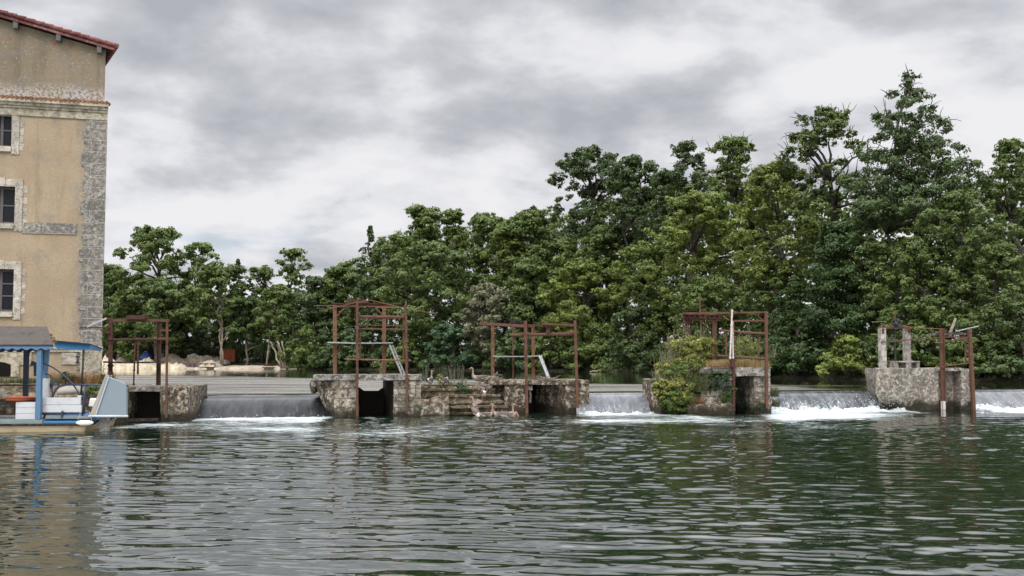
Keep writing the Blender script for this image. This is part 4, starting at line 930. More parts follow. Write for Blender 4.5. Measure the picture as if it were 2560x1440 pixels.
mb.build('gear_ribs', M['rust_dark'], s3)
z8 = zf(0, 4.8, 2140, 760)
s4 = thing('sluice_gantry', F4, 'leaning rusty posts and tie bars at the front of the bare concrete pier', 'sluice gantry', GF)
bars(s4, F4, [
 ('post', 'rust', 'I', 1028, 290, 1050, 1280, -.14, -.14, .16, .14), ('post', 'rust', 'B', 1362, 300, 1412, 1275, -.1, -.1, .13), ('top_board', 'bark', 'B', 890, 362, 1345, 358, .05, .05, .12, .2),
 ('tie_bar', 'rust', 'B', 300, 458, 1050, 396, .35, -.05, .05), ('tie_bar', 'rust', 'B', 1040, 396, 1340, 398, -.05, -.05, .045), ('crossbar', 'rust', 'T', 950, 464, 1040, 468, -.2, -.2, .032), ('crossbar', 'rust', 'T', 1050, 460, 1340, 408, -.1, -.05, .03),
 ('upright', 'rust', 'B', 1310, 445, 1316, 700, .1, .1, .055), ('crossbar', 'rust', 'T', 960, 755, 1060, 758, -.2, -.2, .026), ('crossbar', 'rust', 'T', 1060, 745, 1425, 700, -.1, -.05, .028), ('foot_plate', 'white_old', 'B', 1048, 1165, 1050, 1275, -.15, -.15, .17, .1),
 ('pole', 'grey_wood', 'B', 1210, 325, 1470, 265, .0, -.1, .04)], z8)
s5 = thing('gate_lift', F4, 'rusty lifting gear with a black handwheel between two concrete columns', 'lifting gear')
bars(s5, F4, [
 ('beam', 'rust', 'B', 280, 284, 660, 288, .5, 1.5, .09), ('beam_cap', 'rust_dark', 'B', 320, 292, 322, 360, .4, .4, .10, .05), ('beam_cap', 'rust_dark', 'B', 640, 292, 640, 350, 1.36, 1.36, .08, .05), ('guide', 'rust_light', 'B', 500, 258, 600, 266, .8, 1.1, .07),
 ('lifting_rod', 'iron', 'T', 470, 80, 470, 690, .95, .95, .022), ('lifting_rod', 'rust', 'B', 470, 78, 470, 170, .95, .95, .045), ('rod', 'bark_dead', 'T', 185, 217, 360, 210, .6, .4, .01), ('rod', 'rust_light', 'T', 290, 235, 450, 270, .3, .5, .013), ('rod', 'rust_light', 'S', 560, 268, 1010, 300, .7, -.1, .016), ('rod', 'rust_light', 'T', 1010, 300, 1100, 322, -.1, .1, .014)], z8)
c = F4.p(*z8(485, 240), .75); wheel(s5, c, (.75, .66, 0), .205, .028, M['iron'], 3)
P = F4.p(2262, 916, .9); o = Fr(F4.w((P.x, .9, 0)), PTH); bt = thing('concrete_bench', o, 'low concrete slab on blocks between the two concrete columns', 'slab', z=ztop + .01)
zt_ = F4.p(2262, 903, .7).z - ztop
mb = MB(); mb.box(-.56, .56, -.25, .25, zt_ - .06, zt_, .1); mb.build('slab_top', M['column'], bt, rough=(.008, 3))
for a in (-.5, .0, .5): mb = MB(); mb.box(a - .06, a + .06, -.22, .22, -.02, zt_ - .062); mb.build('block', M['column'], bt)
mb = MB(); P, Q = F4.p(2374, 836, .6), F4.p(2388, 796, .6); o = Fr(F4.w((P.x, .6, 0)), PTH); mb.tube([(0, 0, -.1), (.06, 0, .15), (Q.x - P.x, 0, Q.z - P.z)], [.10, .07, .045], 8); mb.tube([(-.25, 0, .02), (0, 0, .05), (.1, 0, .04)], [.02, .05, .05], 6)
tag(mb.build('driftwood', M['bark_dead'], None, smooth=True, loc=o.o + Vector((0, 0, P.z))), 'forked driftwood stump caught on the top board of the leaning posts', 'driftwood')

# ------------------------------------------------------------------ THE HOUSEBOAT
H = Fr(on_z(120, 1079, 0), 4)
hb = thing('houseboat', H, 'blue and white houseboat with a felt roof moored at the mill quay', 'boat')
def hp(px, py, v=0.): return H.p(px, py, v)
def vbox(name, mat, px0, px1, pt, pb, v0, v1, root=hb, fr=H, bevel=.008, vs=None):
    A, Bq = fr.p(px0, (pt + pb) / 2, v0), fr.p(px1, (pt + pb) / 2, v0); zt, zb = fr.p((px0 + px1) / 2, pt, v0).z, fr.p((px0 + px1) / 2, pb, v0).z
    mb = MB(); mb.box(A.x, Bq.x, v0, v1, zb, zt); return mb.build(name, M[mat], root, bevel=bevel), (A.x, Bq.x, zb, zt)
xl, xr = -4.5, hp(216, 1070).x; zd = hp(100, 1052).z
mb = MB(); mb.hexa([(xl, .05, -.3), (xr - .15, .05, -.3), (xr - .15, 2.3, -.3), (xl, 2.3, -.3), (xl, 0, hp(100, 1064).z), (xr, 0, hp(100, 1064).z), (xr, 2.4, hp(100, 1064).z), (xl, 2.4, hp(100, 1064).z)]); mb.build('hull', M['hull'], hb, bevel=.02)
z1 = hp(100, 1064).z; mb = MB(); mb.box(xl, xr + .06, -.05, 2.42, z1 + .003, z1 + .05); mb.build('rubbing_strake', M['bark_dark'], hb, bevel=.01)
mb = MB(); mb.box(xl, hp(106, 1055).x, -.02, 2.3, z1 + .053, zd + .03); mb.build('deck', M['deck'], hb, bevel=.008)
mb = MB(); mb.box(hp(106, 1055).x + .003, xr - .02, .02, 2.2, z1 + .053, zd - .01); mb.box(hp(106, 1055).x + .003, xr + .1, .3, 2.2, zd, zd + .09); mb.build('side_rail_beam', M['blue_bright'], hb, bevel=.01)
mb = MB(); mb.box(hp(112, 1040).x, xr + .05, .10, .28, zd + .05, zd + .12); mb.build('edge_board', M['deck'], hb)
# roof
e0, e1, r0, r1 = hp(-260, 862, .0), hp(133, 862, .0), hp(-240, 816, .9), hp(118, 816, .9); eb = hp(131, 862, 2.0).x
mb = MB(); zE, zR = e1.z, r1.z
mb.hexa([(e0.x, 0, zE), (e1.x, 0, zE), (eb, 2.0, zE), (e0.x, 2.0, zE), (r0.x, .9, zR), (r1.x, .9, zR), (hp(117, 816, 1.1).x, 1.1, zR), (r0.x, 1.1, zR)], .25)
rf = mb.build('roof', M['shingle'], hb, rough=(.012, 2))
mb = MB(); mb.hexa([(e0.x, -.04, zE - .045), (e1.x + .03, -.04, zE - .045), (eb, 2.04, zE - .045), (e0.x, 2.04, zE - .045), (e0.x, -.04, zE - .012), (e1.x + .03, -.04, zE - .012), (eb, 2.04, zE - .012), (e0.x, 2.04, zE - .012)]); mb.build('roof_edge', M['navy'], rf)
def scallop(a, b, zt, zl, step, v, th=.03):
    poly = [(a, zt)]; n_ = int((b - a) / step * 8); pts = [(a + (b - a) * i / n_, zl + .028 * math.cos(2 * math.pi * (b - a) / step * i / n_)) for i in range(n_ + 1)]
    mb = MB()
    for i in range(n_):
        (x0, z0), (x1, z1_) = pts[i], pts[i + 1]; mb.hexa([(x0, v, z0), (x1, v, z1_), (x1, v + th, z1_), (x0, v + th, z0), (x0, v, zt), (x1, v, zt), (x1, v + th, zt), (x0, v + th, zt)])
    return mb
zl = hp(60, 873).z
scallop(e0.x, e1.x - .005, zE - .047, zl, hp(120, 870).x - hp(96, 870).x, -.03).build('scalloped_fascia', M['blue'], hb)
scallop(e0.x, eb - .1, zE - .06, zl - .05, hp(120, 870).x - hp(96, 870).x, 1.95).build('scalloped_fascia', M['navy'], hb)
for nm, mt, x0, y0, x1, y1, w, v in (('post', 'blue', 100, 874, 97, 1048, .135, .08), ('post', 'blue', 119, 874, 112, 948, .11, .55), ('post', 'navy', 66, 876, 64, 992, .13, 1.9), ('post', 'navy', 109, 874, 108, 950, .07, 1.6), ('post', 'navy', -55, 874, -55, 1050, .13, .08)):
    mb = MB(); mb.bar(hp(x0, y0, v), hp(x1, y1, v), w); mb.build(nm, M[mt], hb, bevel=.008)
mb = MB(); mb.bar(hp(71, 880, 1.9), hp(66, 905, 1.9), .07); mb.build('knee_brace', M['navy'], hb)
vbox('post_panel', 'white', 104, 122, 946, 996, .42, .5)
mb = MB()                                               # white plank side boards
A, Bq = hp(103, 1010, .2), hp(204, 1010, .2)
for k in range(2):
    zt, zb = hp(150, (994, 1012.5)[k], .2).z, hp(150, (1011.8, 1031)[k], .2).z; mb.box(A.x, Bq.x - .03 * (1 - k), .2, .26, zb, zt)
mb.box(hp(193, 990, .2).x, hp(203, 990, .2).x, .2, .26, hp(150, 993.8, .2).z, hp(150, 989, .2).z)
mb.build('side_boards', M['white'], hb, bevel=.006)
mb = MB(); mb.box(A.x, Bq.x, .22, .5, hp(150, 1037, .2).z, hp(150, 1031.5, .2).z); mb.build('kick_board', M['navy'], hb)
for pts, r in (([(108, 909), (118, 912), (132, 918), (152, 932), (172, 950), (188, 968), (198, 985), (204, 1005), (207, 1040)], .022), ([(113, 935), (124, 937), (136, 947), (147, 961)], .018), ([(108, 1048), (122, 1018), (138, 976), (146, 966), (158, 962), (180, 962)], .026), ([(128, 962), (148, 962)], .02)):
    mb = MB(); mb.tube([hp(x, y, .35) for x, y in pts], r, 8); mb.build('hoop_rail', M['navy'], hb, smooth=True)
mb = MB(); mb.tube([hp(158, 962, .3), hp(240, 962, .25), hp(320, 965, .2)], .026, 8); mb.build('handrail', M['navy'], hb, smooth=True)
mb = MB(); mb.tube([hp(-300, 964, 1.2), hp(93, 963, 1.2)], .02, 8); mb.build('handrail', M['navy'], hb, smooth=True)
for pts in ([(212, 963), (210, 1030)], [(289, 964), (281, 1005), (282, 1036)]):
    mb = MB(); mb.tube([hp(x, y, .2) for x, y in pts], .03, 8); mb.build('rail_post', M['navy'], hb, smooth=True)
mb = MB(); P = hp(156, 1031, .12); mb.ball(P, (.04, .04, .055), 10, 8); mb.box(P.x - .03, P.x + .03, P.y - .03, P.y + .03, P.z - .17, P.z - .04); mb.build('cleat', M['navy'], hb, smooth=False)
mb = MB(); mb.ball(hp(128, 962, .4), (.05, .05, .12), 10, 8); mb.tube([hp(128, 962, .4), hp(132, 985, .4), hp(122, 1016, .35)], .025, 6); mb.build('folded_lamp', M['navy'], hb, smooth=True)
for y0, y1 in ((981, 986), (1012, 1015)):
    vbox('side_bench', 'deck', -120, 18 + (y1 == 1015) * 6, y0, y1, .6, .9)
vbox('shelf', 'bark_dark', -120, 91, 1003, 1005.5, .35, .9)
mb = MB(); P = hp(84, 912, 1.2); mb.bar(hp(79, 907, 1.2), hp(91, 912, 1.2), .11, .12); mb.bar(hp(88, 912, 1.2), hp(89, 940, 1.2), .075); mb.bar(hp(70, 914, 1.6), hp(80, 914, 1.2), .03); mb.build('tiller_lamp', M['navy'], hb)
# things standing on or hanging from the boat
cx0, cx1 = hp(39, 1030, .12).x, hp(88, 1030, .12).x
o = Fr(H.w(((cx0 + cx1) / 2, .12, 0)), 4); ch = thing('plank_chest', o, 'white plank chest standing on the houseboat deck under the lifebuoy', 'chest', z=zd + .033)
w_ = (cx1 - cx0) / 2; hh = hp(60, 1005, .12).z - zd - .033
mb = MB()
for k in range(3): mb.hexa([(-w_, 0, hh * k / 3 + .003), (w_, 0, hh * k / 3 + .003), (w_, .55, hh * k / 3), (-w_ - .14, .55, hh * k / 3), (-w_, 0, hh * (k + 1) / 3 - .004), (w_, 0, hh * (k + 1) / 3 - .004), (w_, .55, hh * (k + 1) / 3 - .003), (-w_ - .14, .55, hh * (k + 1) / 3 - .003)])
mb.build('side_boards', M['white'], ch, bevel=.006); mb = MB(); mb.box(-w_ - .0, w_, .04, .53, hh - .012, hh + .002); mb.build('lid', M['navy'], ch)
P = hp(52, 997, .45); o = Fr(H.w((P.x, .45, 0)), 4); mb = MB(); mb.ring((0, 0, 0), (0, 0.05, 1), .335, .072, 32, 10)
lb = mb.build('lifebuoy', M['orange'], None, smooth=True, loc=o.o + Vector((0, 0, P.z)), rz=o.th); tag(lb, 'orange lifebuoy lying flat above the white chest on the houseboat', 'lifebuoy')
rp = MB(); rp.ring((0, 0, .03), (0, .05, 1), .415, .012, 32, 6); rp.build('grab_rope', M['rust_light'], lb, smooth=True)
P = hp(212, 1057, -.2); o = Fr(H.w((P.x, -.2, 0)), 4)
fd = thing('fender', o, 'white sausage fender hanging on two cords from the houseboat edge', 'fender', z=P.z)
mb = MB(); mb.tube([(-.24, 0, .0), (-.20, 0, .0), (-.17, 0, 0), (-.12, 0, 0), (.12, 0, 0), (.17, 0, 0), (.20, 0, 0), (.24, 0, 0)], [.03, .035, .055, .075, .075, .055, .035, .03], 14); mb.build('body', M['plastic'], fd, smooth=True)
for s_ in (-1, 1): mb = MB(); mb.tube([(s_ * .21, 0, .02), (s_ * .12 - .05, .12, .32)], .008, 5); mb.build('cord', M['grey_wood'], fd)
# grey upright housing beside the boat
o = Fr(H.w((hp(280, 1040, .0).x, .0, 0)), 4); gh = thing('paddle_housing', o, 'tall blue grey plank housing with a rounded shoulder behind the houseboat rail', 'housing')
gp = lambda px, py: (o.p(px, py, 0).x, o.p(px, py, 0).z)
out = [gp(236, 1039), gp(316, 1039), gp(316, 985), gp(315, 970), gp(310, 959), gp(300, 953), gp(285, 948), gp(274, 943), gp(264, 940)]
mb = MB(); mb.prism(out, lambda u, z: (u, 0, z), lambda u, z: (u, .12, z)); mb.build('boards', M['grey_paint'], gh, bevel=.01)
mb = MB(); mb.bar(o.p(239, 1039, -.02), o.p(272, 942, -.02), .025, .03); mb.build('edge_strip', M['white'], gh)
mb = MB(); q = [gp(222, 1039), gp(237, 1039), gp(268, 939), gp(262, 938)]; mb.prism(q, lambda u, z: (u, .05, z), lambda u, z: (u, .45, z)); mb.build('end_boards', M['dinghy'], gh)
mb = MB(); mb.tube([o.p(222, 1040.5, -.03), o.p(320, 1040.5, -.03)], .032, 8); mb.build('bottom_rail', M['white'], gh, smooth=True)
mb = MB(); mb.box(o.p(250, 1050, .2).x, o.p(268, 1050, .2).x, .2, .4, -.3, o.p(258, 1044, .2).z); mb.bar(o.p(238, 1064, .3), o.p(262, 1046, .3), .05); mb.bar(o.p(290, 1046, .3), o.p(262, 1060, .3), .05); mb.build('support_leg', M['grey_rock'], gh)
mb = MB(); mb.tube([o.p(275, 943, .2), o.p(275, 931, .2), o.p(283, 931, .2), o.p(283, 946, .2)], .018, 8); mb.build('lifting_handle', M['rust_dark'], gh, smooth=True)
P = hp(236, 1006, .9); o = Fr(H.w((P.x, .9, 0)), 4); om = thing('outboard_motor', o, 'small white outboard motor tilted behind the grey housing', 'outboard motor', z=0)
mb = MB(); mb.hexa([(-.13, -.14, P.z - .12), (.14, -.14, P.z - .14), (.14, .14, P.z - .14), (-.13, .14, P.z - .12), (-.10, -.12, P.z + .13), (.17, -.12, P.z + .11), (.17, .12, P.z + .11), (-.10, .12, P.z + .13)], None); mb.build('cowling', M['plastic'], om, bevel=.03)
mb = MB(); mb.bar((0, 0, P.z - .14), (.06, 0, P.z - .5), .12, .14); mb.tube([(.06, -.02, P.z - .5), (.1, 0, P.z - .62)], .05, 8); mb.build('shaft', M['iron'], om)
# blue canopy behind
K = Fr(on_z(180, 1066, 0), 6); cp = thing('blue_canopy', K, 'small bright blue scalloped canopy on a thin pole behind the houseboat', 'canopy')
A, Bq, Cq = K.p(136, 852, 1.0), K.p(226, 860, 1.0), K.p(240, 871, 1.4)
mb = MB(); mb.hexa([(A.x, .9, A.z - .02), (Bq.x, .9, Bq.z - .02), (Cq.x, 2.0, Cq.z - .02), (A.x, 2.2, A.z - .25), (A.x, .9, A.z + .02), (Bq.x, .9, Bq.z + .02), (Cq.x, 2.0, Cq.z + .02), (A.x, 2.2, A.z - .21)]); mb.build('roof_sheet', M['navy'], cp)
n_ = 40; mb = MB()
for i in range(n_):
    t0, t1 = i / n_, (i + 1) / n_; x0, x1 = A.x + (Bq.x - A.x) * t0, A.x + (Bq.x - A.x) * t1; T0, T1 = A.z + (Bq.z - A.z) * t0, A.z + (Bq.z - A.z) * t1; zl_ = lambda t: K.p(180, 868 + 7 * t, 1.0).z + .02 * math.cos(t * 2 * math.pi * 5) - .06 * min(1, t * 3) * (1 - t)
    mb.hexa([(x0, 1.0, zl_(t0)), (x1, 1.0, zl_(t1)), (x1, 1.03, zl_(t1)), (x0, 1.03, zl_(t0)), (x0, 1.0, T0 - .03), (x1, 1.0, T1 - .03), (x1, 1.03, T1 - .03), (x0, 1.03, T0 - .03)])
mb.build('scalloped_fascia', M['blue_bright'], cp)
mb = MB(); mb.hexa([(Bq.x, 1.0, K.p(226, 874, 1).z), (Bq.x + .02, 1.0, K.p(226, 874, 1).z), (Cq.x, 1.9, Cq.z - .10), (Cq.x - .02, 1.9, Cq.z - .1), (Bq.x, 1.0, Bq.z - .03), (Bq.x + .02, 1.0, Bq.z - .03), (Cq.x, 1.9, Cq.z - .025), (Cq.x - .02, 1.9, Cq.z - .025)]); mb.build('end_fascia', M['blue'], cp)
mb = MB(); mb.tube([K.p(209, 874, 1.1), K.p(206, 935, 1.1), K.p(203, 985, 1.1)], .035, 8); mb.build('pole', M['iron'], cp, smooth=True)
tl = MB()
# bell with a cockerel
P = K.p(194, 905, 1.05); o = Fr(K.w((P.x, 1.05, 0)), 6); be = thing('bell', o, 'small iron bell under a cockerel silhouette hung beside the canopy pole', 'bell', z=P.z)
mb = MB(); mb.tube([(0, 0, -.03), (0, 0, .03), (0, 0, .08), (0, 0, .09)], [.07, .045, .03, .01], 12); mb.tube([(0, 0, -.12), (0, 0, .12)], .008, 5); mb.build('bell_cup', M['iron'], be, smooth=True)
mb = MB(); mb.prism([(-.055, .17), (-.05, .24), (-.03, .21), (-.01, .185), (.03, .19), (.05, .20), (.07, .22), (.075, .19), (.06, .15), (.03, .125), (-.02, .125), (-.045, .14)], lambda u, z: (u, 0, z), lambda u, z: (u, .012, z)); mb.build('cockerel', M['iron'], be)
mb = MB(); mb.bar((-.06, .005, .10), (.16, .005, .10), .018); mb.bar((0, .005, .09), (0, .005, .13), .015); mb.build('bracket', M['iron'], be)
# upturned dinghy on the quay
P = K.p(182, 982, 1.6); o = Fr(K.w((P.x, 1.6, 0)), 6); mb = MB()
vs = []
path = [(-.42 + .84 * i / 10, 0, .0) for i in range(11)]
mb.tube(path, [.05 + .26 * math.sin(math.pi * min(1, .12 + .9 * i / 10)) ** .6 for i in range(11)], 14)
mb.v = [(x, y_ * 1.4, max(z, -.1) * .75 + .08 * (x + .4)) for x, y_, z in mb.v]
dg = mb.build('dinghy', M['dinghy'], None, smooth=True, loc=o.o + Vector((0, 0, P.z)), rz=o.th); tag(dg, 'upturned beige grey dinghy on the quay behind the white boards', 'dinghy')

# ------------------------------------------------------------------ GEESE
def goosemat():
    m, g, b = new_mat('goose plumage', .75, .25); a = g.n('ShaderNodeAttribute', attribute_name='tone').outputs['Fac']; p = g.obj()
    c = g.ramp(a, [(.0, (.66, .64, .60)), (.25, (.66, .64, .60)), (.3, (.13, .10, .085)), (.5, (.18, .14, .115)), (.62, (.30, .25, .21)), (.75, (.25, .19, .15)), (.9, (.22, .15, .11)), (.97, (.42, .17, .07))])
    c = g.mix(g.step(g.noise(p, 28, 3, .6), .5, .7, 0, .45), c, (.07, .055, .045)); g.put(b.inputs['Base Color'], c); return m
M['goose'] = goosemat(); m, g, b = new_mat('goose leg skin', .6, .3); g.put(b.inputs['Base Color'], (.5, .19, .09)); M['leg'] = m
m, g, b = new_mat('brown wing feathers', .8, .2); p = g.obj(); g.put(b.inputs['Base Color'], g.mix(g.step(g.noise(g.scale(p, (6, 30, 30)), 2, 3, .6), .4, .6), (.09, .068, .06), (.19, .155, .13))); M['wing'] = m
m, g, b = new_mat('eye black', .2, .5); g.put(b.inputs['Base Color'], (.01, .01, .01)); M['eye'] = m
def goose(fr, px, py, v, yaw, label, s=1.0, pose='stand', neck=None, z=None, tone=0.):
    """one continuous body lofted from tail to bill; x forward"""
    P = fr.p(px, py, v); w0 = fr.w((P.x, v, 0)); zz = P.z if z is None else z
    root = bpy.data.objects.new('goose', None); C.objects.link(root); root.location = w0 + Vector((0, 0, zz)); root.rotation_euler = (0, 0, R(yaw)); root.scale = (s, s, s); tag(root, label, 'goose', 'geese at the steps')
    hb_ = {'stand': .30, 'swim': .05, 'tip': .05, 'flap': .10}[pose]
    body = [(-.36, 0, .06), (-.30, 0, .045), (-.22, 0, .02), (-.12, 0, 0), (0, 0, -.01), (.11, 0, .0), (.18, 0, .035), (.225, 0, .09)]
    br = [.015, .045, .085, .115, .125, .115, .09, .062]
    nk = neck or [(.24, 0, .17), (.235, 0, .25), (.24, 0, .33), (.255, 0, .39)]
    nr = [.042, .034, .031, .033]
    d = Vector(nk[-1]) - Vector(nk[-2]); fwd = Vector((1, 0, -.15)) if neck is None else (Vector((d.x, d.y, d.z)).normalized() * .5 + Vector((.8, 0, -.35))).normalized()
    hd = Vector(nk[-1]); head = [hd + fwd * .04 + Vector((0, 0, .015)), hd + fwd * .075 + Vector((0, 0, .01)), hd + fwd * .10, hd + fwd * .145 - Vector((0, 0, .012))]; hr = [.043, .037, .024, .009]
    if pose == 'flap':                      # body reared up
        rot = Matrix.Rotation(R(-58), 3, 'Y'); body = [tuple(rot @ Vector(p) + Vector((0, 0, .12))) for p in body]; off = Vector(body[-1]); nk = [tuple(off + Vector((.03 * i, 0, .06 + .06 * i))) for i in range(4)]
        hd = Vector(nk[-1]); fwd = Vector((1, 0, -.2)); head = [hd + fwd * .04, hd + fwd * .075, hd + fwd * .10, hd + fwd * .15]
    path = [Vector(p) + Vector((0, 0, hb_)) for p in body] + [Vector(p) + Vector((0, 0, hb_)) for p in nk] + [p + Vector((0, 0, hb_)) for p in head]
    rad = br + nr + hr; n_ = 14; mb = MB(); mb.tube(path, rad, n_)
    tones = []
    tl_ = [.05, .1, .2, .33, .45, .55, .62, .68, .75, .78, .82, .83, .84, .85, .9, 1.0]
    cen = path
    for i in range(len(path)):
        for k in range(n_):
            q = mb.v[i * n_ + k]; low = (q[2] - path[i].z) / rad[i]
            tn = tl_[i]
            if 2 <= i <= 4 and low < -.35: tn = .15 if i < 4 else .62
            tones.append(min(1, max(0, tn + (tone if .3 < tn < .8 else 0))))
    me_o = mb.build('body', M['goose'], root, smooth=True)
    at_ = me_o.data.attributes.new('tone', 'FLOAT', 'POINT'); at_.data.foreach_set('value', tones[:len(me_o.data.vertices)])
    ey = MB()
    for s_ in (-1, 1): c = path[-4] + Vector((0.012, s_ * .036, .012)); ey.ball(c, .008, 6, 5)
    ey.build('eyes', M['eye'], root)
    for s_ in (-1, 1):
        w = MB()
        if pose == 'flap':
            c0 = path[6]; w.hexa([c0 + Vector((-.02, s_ * .05, -.02)), c0 + Vector((.06, s_ * .05, .0)), c0 + Vector((.10, s_ * .42, .22)), c0 + Vector((-.12, s_ * .50, .12)), c0 + Vector((-.02, s_ * .05, .0)), c0 + Vector((.06, s_ * .05, .02)), c0 + Vector((.10, s_ * .42, .235)), c0 + Vector((-.12, s_ * .50, .135))], .05)
        else:
            w.ball((0, 0, 0), (.23, .03, .085), 14, 8); w.v = [(x - .05 - .10 * max(0, -x / .23) ** 2, s_ * (abs(y_) + .105 - .06 * (abs(x) / .23) ** 2), z + .03 + hb_ + .05 * max(0, -x / .23)) for x, y_, z in w.v]
        w.build('wing', M['wing'], root, smooth=True)
    if pose == 'stand':
        for s_ in (-1, 1):
            l = MB(); l.tube([(-.02, s_ * .055, hb_ - .08), (-.01, s_ * .055, .12), (-.02, s_ * .055, .015)], [.03, .014, .013], 8)
            l.hexa([(-.03, s_ * .055 - .012, 0), (.08, s_ * .055 - .05, 0), (.08, s_ * .055 + .05, 0), (-.03, s_ * .055 + .012, 0), (-.03, s_ * .055 - .012, .016), (.08, s_ * .055 - .05, .008), (.08, s_ * .055 + .05, .008), (-.03, s_ * .055 + .012, .016)]); l.build('leg', M['leg'], root, smooth=True)
    return root
goose(FS, 1197, 964, 1.7, 178, 'brown goose standing upright in profile at the top of the steps', 1.0, tone=.02)
goose(FS, 1209, 1003, .62, 98, 'dark backed goose seen from behind on the middle of the steps', 1.0, tone=-.06)
goose(FS, 1217, 985, .88, 20, 'pale necked goose facing right on the upper steps by the black pier', .95, neck=[(.23, 0, .16), (.21, 0, .25), (.22, 0, .33), (.26, 0, .375)], tone=.12)
goose(FS, 1075, 969, 1.25, 80, 'brown goose facing away at the left end of the top step', .92, tone=-.03)
goose(FS, 1110, 969, 1.3, 60, 'goose with a white rump grazing beside the yellow plant', .95, neck=[(.27, 0, .04), (.32, 0, -.05), (.36, 0, -.13), (.39, 0, -.19)])
goose(FS, 1188, 1045, -.45, 150, 'goose rearing up with spread wings in the water below the steps', 1.0, 'flap', z=0, tone=.1)
goose(FS, 1205, 1041, -.5, 200, 'leftmost swimming goose next to the flapping goose', .85, 'swim', z=0, tone=.08)
goose(FS, 1219, 1042, -.6, 30, 'swimming goose with a pale back turned to the right below the steps', .85, 'swim', z=0, tone=.16)
goose(FS, 1248, 1042, -.5, 175, 'swimming goose with an upright neck close to the steps', .95, 'swim', z=0)
goose(FS, 1268, 1044, -.6, 10, 'swimming goose with a white flank beside the front post', .95, 'swim', z=0, tone=.03)
goose(FS, 1277, 1049, -.9, 5, 'dipping goose with only its white rear above the water', .9, 'tip', neck=[(.27, 0, .02), (.31, 0, -.04), (.34, 0, -.12), (.36, 0, -.18)], z=0, tone=.2)

# ------------------------------------------------------------------ PLANTS ON THE PIERS AND QUAY
M['flower'] = leafmat('yellow flowering leaves', (.16, .185, .045), (.25, .265, .08), .3, .8, (.42, .36, .05))
M['fresh'] = leafmat('fresh green herb leaves', (.085, .135, .028), (.145, .195, .05), .35, 1.0)
M['herb'] = leafmat('dark herb leaves', (.03, .062, .025), (.055, .095, .045), .25, 1.0)
M['straw'] = leafmat('dry straw', (.36, .24, .11), (.50, .36, .18), .25, 1.0)
M['straw_red'] = leafmat('rusty dry grass', (.28, .15, .07), (.38, .23, .11), .25, 1.0)
M['weed'] = leafmat('thin weed leaves', (.075, .085, .035), (.14, .13, .07), .3, 1.0)
def plant(name, fr, px, py, v, lobes, n, leaf, mat, label, cat='plant', stems=0, stemh=.5, grass=False, group=None, stemmat='weed'):
    P = fr.p(px, py, v); root = thing(name, Fr(fr.w((P.x, v, 0)), 0), label, cat, group, z=P.z)
    if grass:
        c = np.array(lobes, float); k = rng.integers(0, len(c), n); B0 = c[k, :3] + rng.uniform(-1, 1, (n, 3)) * c[k, 3:6] * np.array([1, 1, 0]); h = c[k, 5] * rng.uniform(.5, 1.1, n)
        d = np.stack([rng.normal(0, .28, n), rng.normal(0, .28, n), np.ones(n)], 1); T = B0 + d * h[:, None]; s_ = unit(np.cross(d, rng.normal(size=(n, 3)))) * leaf
        vtx = np.stack([B0 - s_, B0 + s_, T + s_ * .25, T - s_ * .25], 1).reshape(-1, 3); np_mesh('blades', vtx, np.arange(n * 4).reshape(-1, 4), M[mat], root)
        return root
    vtx, q = clump_leaves(lobes, n, leaf, 5); np_mesh('leaves', vtx, q, M[mat], root)
    if stems:
        mb = MB(); Ps = []; Ns = []
        for i in range(stems):
            l = lobes[i % len(lobes)]; a = rng.uniform(0, 6.28); b0 = Vector((l[0] + rng.normal() * l[3] * .4, l[1] + rng.normal() * l[4] * .4, max(0, l[2] - l[5] * .5))); tp = b0 + Vector((rng.normal() * .12, rng.normal() * .1, 1)) * stemh * rng.uniform(.6, 1.1)
            pth = [b0, b0.lerp(tp, .5) + Vector((rng.normal() * .02, 0, 0)), tp]; mb.tube(pth, [.008, .006, .004], 4)
            for t in np.linspace(.25, 1, 9): Ps.append(np.array(b0.lerp(tp, t)) + rng.normal(size=3) * .03); Ns.append(rng.normal(size=3))
        mb.build('stems', M['bark_dead'], root); vtx, q = leaves(np.array(Ps), unit(np.array(Ns)), leaf * .8 * rng.uniform(.6, 1.2, len(Ps))); np_mesh('foliage', vtx, q, M[stemmat], root)  # small leaf quads set along the stems as seed heads
    return root
plant('dock_plant', FS, 1157, 985, 1.0, [(0, 0, .16, .26, .2, .16), (-.12, 0, .30, .2, .15, .15), (.14, -.1, .12, .22, .18, .14), (.05, -.15, -.03, .2, .12, .12)], 620, .085, 'herb', 'dark leafy dock plant growing on the middle of the steps', stems=10, stemh=.62)
plant('weed', FS, 1122, 968, 1.5, [(0, 0, .1, .35, .2, .1), (.35, .1, .12, .3, .2, .1)], 160, .06, 'weed', 'thin tall weeds behind the grazing goose', stems=16, stemh=.85)
plant('weed', FS, 1064, 960, 1.6, [(0, 0, .15, .2, .2, .12)], 100, .06, 'weed', 'sparse brown weeds at the right corner of the slab', stems=10, stemh=.7)
plant('yellow_plant', FS, 1098, 968, 1.1, [(0, 0, .25, .10, .1, .25), (.03, 0, .42, .11, .1, .1)], 240, .065, 'flower', 'small yellow green plant between two geese on the top step')
plant('green_bush', FS, 1084, 1012, .3, [(0, 0, .10, .25, .2, .16), (.12, 0, .16, .22, .2, .13), (-.12, -.05, .0, .16, .15, .14), (.28, 0, .08, .16, .15, .1)], 900, .055, 'fresh', 'bright green bush above the rounded boulder', 'bush')
plant('grass_tuft', FS, 1120, 968, 1.3, [(-.5, 0, 0, .5, .2, .16), (.4, 0, 0, .4, .2, .14)], 350, .008, 'weed', 'short grass along the top step', grass=True)
